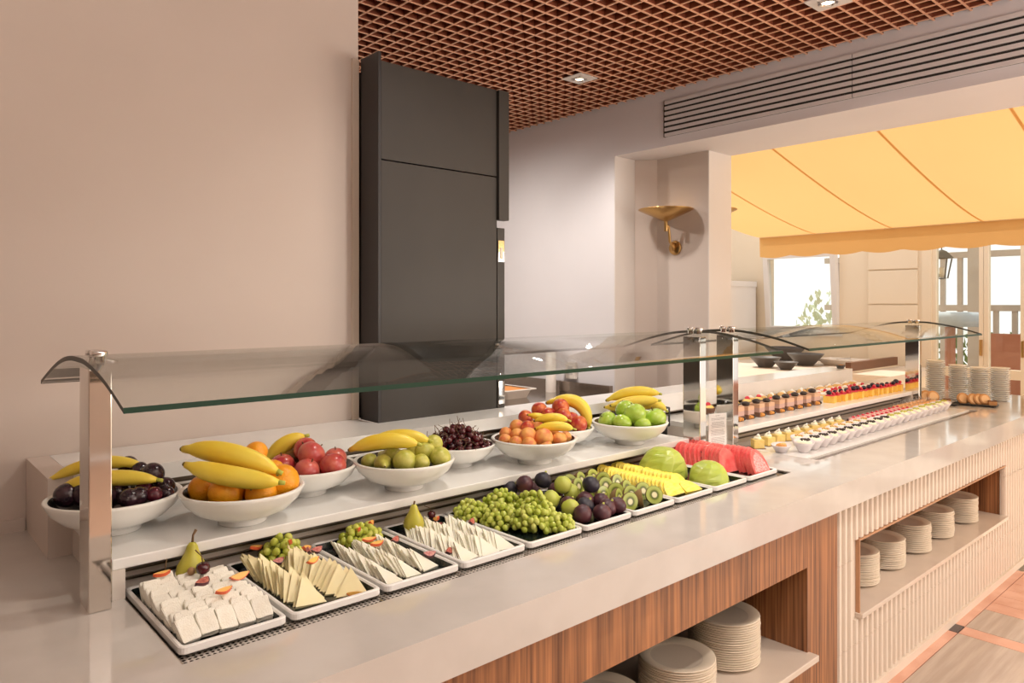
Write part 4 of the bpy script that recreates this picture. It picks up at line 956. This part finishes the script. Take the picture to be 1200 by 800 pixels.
for i in range(10): CB2.put((3.40+i*.078, 1.287+.001*i, ZD), (0, 0, .5+rnd(-.15, .15)), 'white dessert bowl of cream with green kiwi sauce in the front row', 'kiwi topped cream bowls', rnd(1.08, 1.18))
for i in range(9): CB3.put((2.66+i*.076, 1.338+.001*i, ZD), (0, 0, .5+rnd(-.15, .15)), 'white dessert bowl of cream with golden crumble in the second row', 'crumble topped cream bowls', .95)
ov = thing('oval_dish', 'shallow white oval dish with a golden cake in front of the custard squares', 'dish', (2.505, 1.325, ZD), (0, 0, .35))
b = B().lathe([(0, 0), (.026, 0), (.048, .024), (.05, .028), (.046, .028), (.026, .008), (0, .008)], 24)
b.v = [(x*1.05, y*.72, z) for x, y, z in b.v]; b.build('dish', 'dish_white', ov, True)
B().ball((0, 0, .020), (.026, .020, .012), 12, 7).build('cake', 'crumb', ov, True); B().ball((0, -.006, .028), (.016, .012, .006), 10, 5).build('topping', 'pastry', ov, True)
DK = cake('dark_truffle', 'pastry', [('truffle', B().ball((0, 0, .011), (.018, .015, .011), 10, 7), 'fig_purple', True), ('green_dust', B().ball((0, 0, .019), (.011, .009, .005), 8, 5), 'kiwi_sauce', True), ('paper', B().box(-.026, -.022, 0, .026, .022, .001), 'cream_white', False)])
for i in range(8): DK.put((3.34+i*.085, 1.436, ZD), (0, 0, rnd(-.3, .3)), 'dark oval truffle on white paper in the rear lower row', 'dark truffles')
PK = cake('pink_cup', 'cup', [('glass', B().lathe([(0, 0), (.016, 0), (.021, .040)], 14), 'cup_glass', True), ('jelly', B().lathe([(0, .004), (.0143, .004), (.0190, .034), (0, .036)], 12), 'jelly_pink', True), ('fruit', B().ball((.003, 0, .038), (.007, .007, .005)), 'berry_red', True)])
for i in range(11):
    for r_ in range(2): PK.put((3.28+i*.050, 1.352+r_*.045, ZD), (0, 0, 0), 'clear cup of pink strawberry dessert in the '+('front' if r_ == 0 else 'rear')+' pink row', 'pink dessert cups, '+('front' if r_ == 0 else 'rear')+' row')
OR_ = cake('orange_cup', 'cup', [('glass', B().lathe([(0, 0), (.018, 0), (.021, .052)], 14), 'cup_glass', True), ('jelly', B().lathe([(0, .004), (.0162, .004), (.0185, .036), (0, .037)], 12), 'jelly_orange', True)])
for i in range(8):
    for r_ in range(2): OR_.put((3.82+i*.050, 1.368+r_*.046, ZD), (0, 0, 0), 'clear cup of orange jelly in the '+('front' if r_ == 0 else 'rear')+' orange row', 'orange jelly cups, '+('front' if r_ == 0 else 'rear')+' row')
# slates with round biscuits
def slate(loc, rz, label):
    t = thing('slate_board', label, 'board', loc, (0, 0, rz)); B().box(-.10, -.05, .004, .10, .05, .010).build('slab', 'slate', t, bevel=.002)
    fb = B()
    for sx in (-.085, .085):
        for sy in (-.04, .04): fb.box(sx-.006, sy-.006, 0, sx+.006, sy+.006, .004)
    fb.build('feet', 'slate', t); return t
SA = (4.41, 1.238, ZT); slate(SA, PI/2+.12, 'black slate board with round biscuits at the far end of the counter')
SB = (4.33, 1.395, ZT); slate(SB, PI/2+.12, 'black slate board behind the last jelly cups')
CK = cake('round_biscuit', 'biscuit', [('crust', B().lathe([(0, -.006), (.027, -.006), (.031, -.002), (.031, .002), (.027, .006), (0, .006)], 20), 'cookie', True), ('pale_top', B().lathe([(.022, .0063), (0, .0070)], 16), 'cookie_pale', True)])
for i, (dx, dy) in enumerate(((-.022, .052), (-.012, .006), (.0, -.018), (.012, -.040))):
    CK.put((SA[0]+dx, SA[1]+dy, ZT+.034), (1.20, .0, -.85+.06*i), ('first', 'second', 'third', 'last')[i]+' leaning round biscuit on the far slate board counted from the glass guard side', 'round biscuits on the far slate', 1.0)
for i, (dx, dy) in enumerate(((-.022, .050), (-.010, .018))):
    CK.put((SB[0]+dx, SB[1]+dy, ZT+.038), (1.25, .0, -.85+.1*i), ('nearer', 'farther')[i]+' round biscuit standing beside the last jelly cups', 'round biscuits beside the jelly cups', 1.05)
SQB = cake('square_biscuit', 'biscuit', [('body', B().box(-.02, -.018, 0, .02, .018, .018), 'cookie', False), ('top', B().box(-.019, -.017, .018, .019, .017, .022), 'choc_mid', False)])
SQB.put((SA[0]+.01, SA[1]-.076, ZT+.0102), (0, 0, .4), 'square brown biscuit at the right end of the far slate board')
SQB.put((SB[0]+.0, SB[1]-.045, ZT+.0102), (0, 0, .4), 'square brown biscuit on the slate behind the jelly cups')
# stacks of clear plates
cpm = thing('clear_dish', '', 'dish')
B().lathe([(0, 0), (.030, 0), (.047, .010), (.050, .012), (.0505, .0105), (.048, .0085), (.031, -.0015), (0, -.0015)], 22).build('dish', 'clear_dish', cpm, True)
CD = Proto(cpm)
for k, (x, y) in enumerate(((4.545, 1.475), (4.60, 1.375), (4.66, 1.29), (4.72, 1.205))):
    for i in range((19, 17, 16, 16)[k]):
        CD.put((x+rnd(-.001, .001), y+rnd(-.001, .001), ZT+.0016+i*.0115), (0, 0, rnd(0, 6)), 'clear dish in the '+('first', 'second', 'third', 'last')[k]+' of four stacks counted from the far steel post', 'clear dishes, '+('first', 'second', 'third', 'last')[k]+' stack')

# ================================================================== KITCHEN BEHIND
kc = thing('kitchen_counter', 'brushed steel kitchen counter with upstand behind the black tower', 'counter', (2.6, 3.2, ZF))
def kb(x0, y0, z0, x1, y1, z1): return B().box(x0-2.6, y0-3.2, z0-ZF, x1-2.6, y1-3.2, z1-ZF)
kb(1.72, 2.35, .87, W-.032, 4.0, .90).build('steel_top', 'steel_top', kc)
kb(W-.06, 2.75, .90, W-.032, 4.0, .965).build('upstand', 'steel_top', kc)
kb(1.76, 2.39, ZF, W-.07, 3.98, .87).build('body', 'steel', kc)
pn = thing('food_pan', 'white rectangular food pan on the steel counter beside the black tower', 'pan', (2.78, 3.20, .90))
loft([(rrect(.085, .13, .02), 0), (rrect(.10, .15, .02), .045), (rrect(.125, .17, .02), .048), (rrect(.125, .17, .02), .053), (rrect(.10, .15, .02), .053)], True, False).build('pan', 'white_plastic', pn)
loft([(rrect(.097, .147, .02), .04), (rrect(.097, .147, .02), .048)], True, True).build('food', 'food_orange', pn)
cyl = thing('white_post', 'white round post standing on the steel counter', 'post', (3.15, 3.17, .90))
B().lathe([(.032, 0), (.032, .26), (.026, .26)], 24).build('shaft', 'white_plastic', cyl, True); B().lathe([(0, .262), (.03, .262), (.026, .26)], 16).build('cap', 'soft_grey', cyl)
sb_ = thing('wall_socket', 'small pale socket box on the grey wall behind the white post', 'socket', (W-.002, 3.10, 1.03))
B().box(-.02, -.04, -.05, 0, .04, .05).build('box', 'white_plastic', sb_); B().box(-.022, -.02, -.025, -.02, .02, .025).build('face', 'soft_grey', sb_)
bc = thing('rear_counter', 'pale stone rear counter beyond the white pier carrying grey bowls', 'counter', (4.7, 2.4, ZF))
def rb(x0, y0, z0, x1, y1, z1): return B().box(x0-4.7, y0-2.4, z0-ZF, x1-4.7, y1-2.4, z1-ZF)
rb(3.78, 1.985, .90, 6.22, 3.5, .94).build('worktop', 'cream_panel', bc); rb(3.80, 2.0, ZF-.09, 6.18, 3.45, .90).build('body', 'cream_paint', bc)
rb(3.78, 3.46, .94, 6.22, 3.5, .97).build('upstand', 'cream_paint', bc)
gb = thing('grey_bowl', '', 'bowl'); B().lathe([(0, 0), (.05, 0), (.055, .006), (.115, .075), (.12, .08), (.112, .08), (.05, .012), (0, .01)], 28).build('shell', 'bowl_grey', gb, True)
B().lathe([(.098, .062), (.05, .0125), (0, .0105)], 24).build('inside', 'soft_grey', gb, True); GB = Proto(gb)
GB.put(onz(897, 430, .94), (0, 0, 0), 'dark grey bowl at the left on the rear counter', 'grey bowls on the rear counter', 1.0)
GB.put(onz(920, 422, .94), (0, 0, 0), 'large dark grey bowl at the back of the rear counter', 'grey bowls on the rear counter', 1.45)
GB.put(onz(944, 428, .94), (0, 0, 0), 'wide dark grey bowl at the right on the rear counter', 'grey bowls on the rear counter', 1.2)
g4 = GB.put(onz(921, 433, .94), (0, 0, 0), 'small tilted dark grey bowl in front on the rear counter', 'grey bowls on the rear counter', .75)
wp = thing('white_tray', 'long shallow white tray on the rear counter right of the grey bowls', 'tray', onz(988, 428, .94)); wp.scale = (.62, .62, .9)
loft([(rrect(.13, .20, .03), 0), (rrect(.17, .25, .03), .05), (rrect(.20, .28, .03), .054), (rrect(.19, .27, .03), .06), (rrect(.15, .23, .03), .02)], True, True).build('tray', 'white_plastic', wp)
B().box(-.19, -.02, .06, .19, .0, .066).build('divider', 'soft_grey', wp)
bk = thing('dark_basket', 'small dark basket at the end of the raised white ledge', 'basket', onz(985, 431.5, ZB))
B().lathe([(0, 0), (.018, 0), (.027, .02), (.024, .02), (0, .008)], 12).build('bowl', 'bowl_grey', bk); B().lathe([(0, .008), (.022, .018), (0, .022)], 10).build('contents', 'crumb', bk, True)
bx_ = thing('brown_ledge', 'low brown rail standing on the rear counter before the far cream wall', 'rail', (5.75, 2.30, .94))
B().box(-.42, -.015, 0, .42, .015, .012).build('foot', 'cream_paint', bx_); B().box(-.43, -.02, .012, .43, .02, .075).build('top_rail', 'choc_mid', bx_)

# ================================================================== OUTSIDE
aw = thing('awning', 'yellow fabric awning stretched outside the opening with a scalloped valance', 'awning', (3.74, 1.0, 2.3))
AX0, AX1, AY0, AY1 = 3.74, 5.5, -2.2, 3.10
def awz(x): u_ = (x-AX0)/(AX1-AX0); return 1.985+.345*(1-u_)**1.35
NXa, NYa = 24, 60; b = B()
for k, (lift) in enumerate((0, .004)):
    vs = []
    for i in range(NXa+1):
        for j in range(NYa+1):
            x = AX0+(AX1-AX0)*i/NXa; y = AY0+(AY1-AY0)*j/NYa
            ph = ((y-.93) % .567)/.567
            z = awz(x) - .018*math.sin(PI*ph)*math.sin(PI*i/NXa)
            vs.append((x-3.74, y-1, z+lift-2.3))
    fs = [(i*(NYa+1)+j, i*(NYa+1)+j+1, (i+1)*(NYa+1)+j+1, (i+1)*(NYa+1)+j) for i in range(NXa) for j in range(NYa)]
    if k == 0: b.add(vs, fs)
b.build('fabric', 'awning_fabric', aw, True)
for ys in (.93, 1.497, 2.064, 2.631):
    sm = B(); pts = [(AX0+(AX1-AX0)*i/NXa-3.74, ys-1, awz(AX0+(AX1-AX0)*i/NXa)-.003-2.3) for i in range(NXa+1)]
    for i in range(NXa):
        (x0, y0, z0), (x1, y1, z1) = pts[i], pts[i+1]
        sm.add([(x0, y0-.007, z0), (x0, y0+.007, z0), (x1, y0+.007, z1), (x1, y0-.007, z1)], [(0, 3, 2, 1)])
    sm.build('seam', 'awning_fabric', aw)
vl = B(); n = 200; vs = []
for j in range(n+1):
    y = AY0+(AY1-AY0)*j/n; zlow = 1.985-.155-.018*abs(math.sin(PI*(y-AY0)/.28))
    vs += [(AX1-3.74, y-1, 1.985-2.3), (AX1+.006-3.74, y-1, zlow-2.3)]
vl.add(vs, [(2*j, 2*j+1, 2*j+3, 2*j+2) for j in range(n)]).build('valance', 'awning_fabric', aw)
B().tube([(AX1-3.74+.01, AY0-1, -.31), (AX1-3.74+.01, AY1-1, -.31)], .014, 10).build('front_bar', 'awning_bar', aw)
# far pavilion wall with window, panels and glazed doors
FXW = 6.3
fw = struct(B().box(FXW, 3.47, ZF-.1, FXW+.12, 6.0, 2.9).box(FXW, 2.80, ZF-.1, FXW+.12, 3.47, 1.19).box(FXW, 2.80, 1.90, FXW+.12, 3.47, 2.9).box(FXW, 2.14, ZF-.1, FXW+.12, 2.80, 2.9).box(FXW, -4, 2.05, FXW+.12, 2.14, 2.9).build('wall_terrace', 'cream_paint'))
for z0, z1 in ((.55, 1.13), (1.14, 1.43), (1.44, 1.715), (1.725, 2.0)):
    B().box(FXW-.015, 2.17, z0, FXW, 2.555, z1).build('panel', 'cream_paint', fw, bevel=.004)
B().box(4.6, 4.3, ZF-.1, FXW, 4.45, 2.6).build('side_wall', 'white_paint', fw)
cb = thing('white_cupboard', 'tall white cupboard standing left of the bright tilted window', 'cupboard', (6.0, 3.78, ZF-.1))
B().box(-.2, -.22, 0, .25, .3, 1.55).build('body', 'white_paint', cb); B().box(-.215, -.20, .05, -.2, .28, 1.30).build('door', 'cream_paint', cb); B().box(-.23, -.23, 1.55, .25, .31, 1.60).build('cornice', 'white_paint', cb)
wi = thing('window_1', None, None); wi['kind'] = 'structure'; wi.location = (FXW, 3.135, 1.19)
def sash(t, w_, h_, fr_, tilt):
    s_ = B().box(-.03, -w_/2, 0, .03, -w_/2+fr_, h_).box(-.03, w_/2-fr_, 0, .03, w_/2, h_).box(-.03, -w_/2+fr_, 0, .03, w_/2-fr_, fr_).box(-.03, -w_/2+fr_, h_-fr_, .03, w_/2-fr_, h_)
    o = s_.build('sash', 'white_paint', t); o.rotation_euler = (0, -tilt, 0)
    B().box(-.003, -w_/2+fr_, fr_, .003, w_/2-fr_, h_-fr_).build('pane', 'pane_glass', o); return o
sash(wi, .67, .71, .045, .09)
B().box(-.02, -.36, -.03, .14, .36, 0).build('sill', 'white_paint', wi)
def door(n_, y0, y1):
    t = thing('door_%d' % n_, None, None); t['kind'] = 'structure'; t.location = (FXW+.03, (y0+y1)/2, ZF-.1); h = (y1-y0)/2; f = .03
    B().box(-.03, -h, 0, .03, -h+f, 2.15).box(-.03, h-f, 0, .03, h, 2.15).box(-.03, -h+f, 0, .03, h-f, .06).box(-.03, -h+f, .83, .03, h-f, .90).box(-.03, -h+f, 2.08, .03, h-f, 2.15).build('frame', 'cream_paint', t)
    B().box(-.003, -h+f, .06, .003, h-f, .83).build('pane', 'pane_glass', t); B().box(-.003, -h+f, .90, .003, h-f, 2.08).build('pane', 'pane_glass', t)
    B().box(-.06, -h+.005, 1.0, -.03, -h+.02, 1.12).build('handle', 'brass', t)
door(1, 1.715, 2.07); door(2, 1.45, 1.713); door(3, 1.09, 1.448); door(4, .73, 1.088); door(5, .37, .728); door(6, 0.01, .368)
struct(B().box(FXW-.01, 2.07, ZF-.1, FXW+.1, 2.14, 2.1).build('trim_2', 'cream_paint'))
# lantern
ln_ = thing('lantern', 'black hanging lantern behind the glazed door', 'lantern', (6.9, 2.19, 1.66))
for a in range(4):
    q = PI/4+a*PI/2; B().tube([(.05*math.cos(q), .05*math.sin(q), 0), (.085*math.cos(q), .085*math.sin(q), .17)], .006, 6).build('bar', 'lantern_black', ln_)
B().lathe([(.095, .17), (.04, .23), (0, .25)], 4).build('roof', 'lantern_black', ln_); B().lathe([(0, -.01), (.055, 0), (0, .004)], 4).build('base', 'lantern_black', ln_)
B().tube([(0, 0, .25), (0, 0, .62)], .005, 6).build('chain', 'lantern_black', ln_); B().tube([(0, 0, .62), (-.48, 0, .62)], .008, 6).build('bracket', 'lantern_black', ln_); B().lathe([(0, .01), (.02, .01), (.02, .09), (0, .1)], 10).build('bulb', 'cream_paint', ln_, True)
# terrace railing of posts beyond the doors
rl = thing('terrace_railing', 'pale timber railing with tall posts beyond the glazed doors', 'railing', (8.2, 1.8, ZF-.1))
for k in range(7):
    y = -2.0+k*.62; B().box(-.07, y-.07, 0, .07, y+.07, 2.6).build('post', 'terrace_post', rl)
for k in range(26):
    y = -2.0+k*.155; B().box(-.02, y-.022, .15, .02, y+.022, 1.32+(.55 if (k//4) % 2 == 0 else 0)).build('baluster', 'terrace_post', rl)
for z in (.15, 1.32, 1.85): B().box(-.03, -2.05, z, .03, 2.0, z+.06).build('rail', 'terrace_post', rl)
B().box(-.1, -2.1, 2.6, .1, 2.1, 2.75).build('head_beam', 'terrace_post', rl)
tb_ = thing('terrace_table', 'round terrace table with a pale blue cloth behind the glazed door', 'table', (6.95, 2.14, ZF-.1))
B().lathe([(0, 1.32), (.20, 1.32), (.24, 1.29), (.25, 1.20), (.24, 1.20), (.20, 1.28)], 24).build('cloth', 'cloth_blue', tb_, True)
B().lathe([(0, 0), (.2, 0), (.2, .03), (.04, .06), (.04, 1.28), (0, 1.28)], 14).build('pedestal', 'terrace_red', tb_)
bn = thing('reflection_bench', 'long red brown bench shape added for a reflection in the glazed doors', 'bench', (7.5, .2, ZF-.1))  # bench shape stands in for a red brown reflection in the panes
B().box(-.2, -1.9, .42, .2, 1.9, .5).build('seat', 'terrace_red', bn); B().box(.16, -1.9, .5, .22, 1.9, 1.12).build('backrest', 'terrace_red', bn)
for y in (-1.8, -.6, .6, 1.8): B().box(-.18, y-.03, 0, .18, y+.03, .42).build('leg', 'terrace_red', bn)
# greenery
def tree(loc, h, r, label, n=900):
    t = thing('garden_tree', label, 'tree', loc); B().tube([(0, 0, 0), (.05, 0, h*.5), (0, .05, h*.8)], [.08, .06, .03], 8).build('trunk', 'bark', t)
    b = B()
    for i in range(n):
        p = Vector((rnd(-1, 1), rnd(-1, 1), rnd(-1, 1)))
        if p.length > 1: continue
        c = Vector((p.x*r, p.y*r, h*.75+p.z*r*1.1)); M = Matrix.Translation(c) @ Euler(rrot(2)).to_matrix().to_4x4()
        b.add([(-.05, 0, 0), (0, .03, 0), (.06, 0, 0), (0, -.03, 0)], [(0, 1, 2, 3)], 0, M)
    tag(b.build('foliage', 'tree_leaf_glare', t), kind='stuff')
tree((9.2, 4.1, ZF-.3), 1.6, .55, 'leafy garden tree coloured pale for glare, seen through the tilted window')
hg = thing('hedge', 'low green hedge beyond the terrace railing', 'hedge', (9.2, 1.2, ZF-.3)); b = B()
for i in range(2500):
    M = Matrix.Translation((rnd(-.25, .25), rnd(-3.0, 1.9), rnd(.1, 1.25))) @ Euler(rrot(2)).to_matrix().to_4x4()
    b.add([(-.06, 0, 0), (0, .035, 0), (.07, 0, 0), (0, -.035, 0)], [(0, 1, 2, 3)], 0, M)
tag(b.build('foliage', 'hedge', hg), kind='stuff')
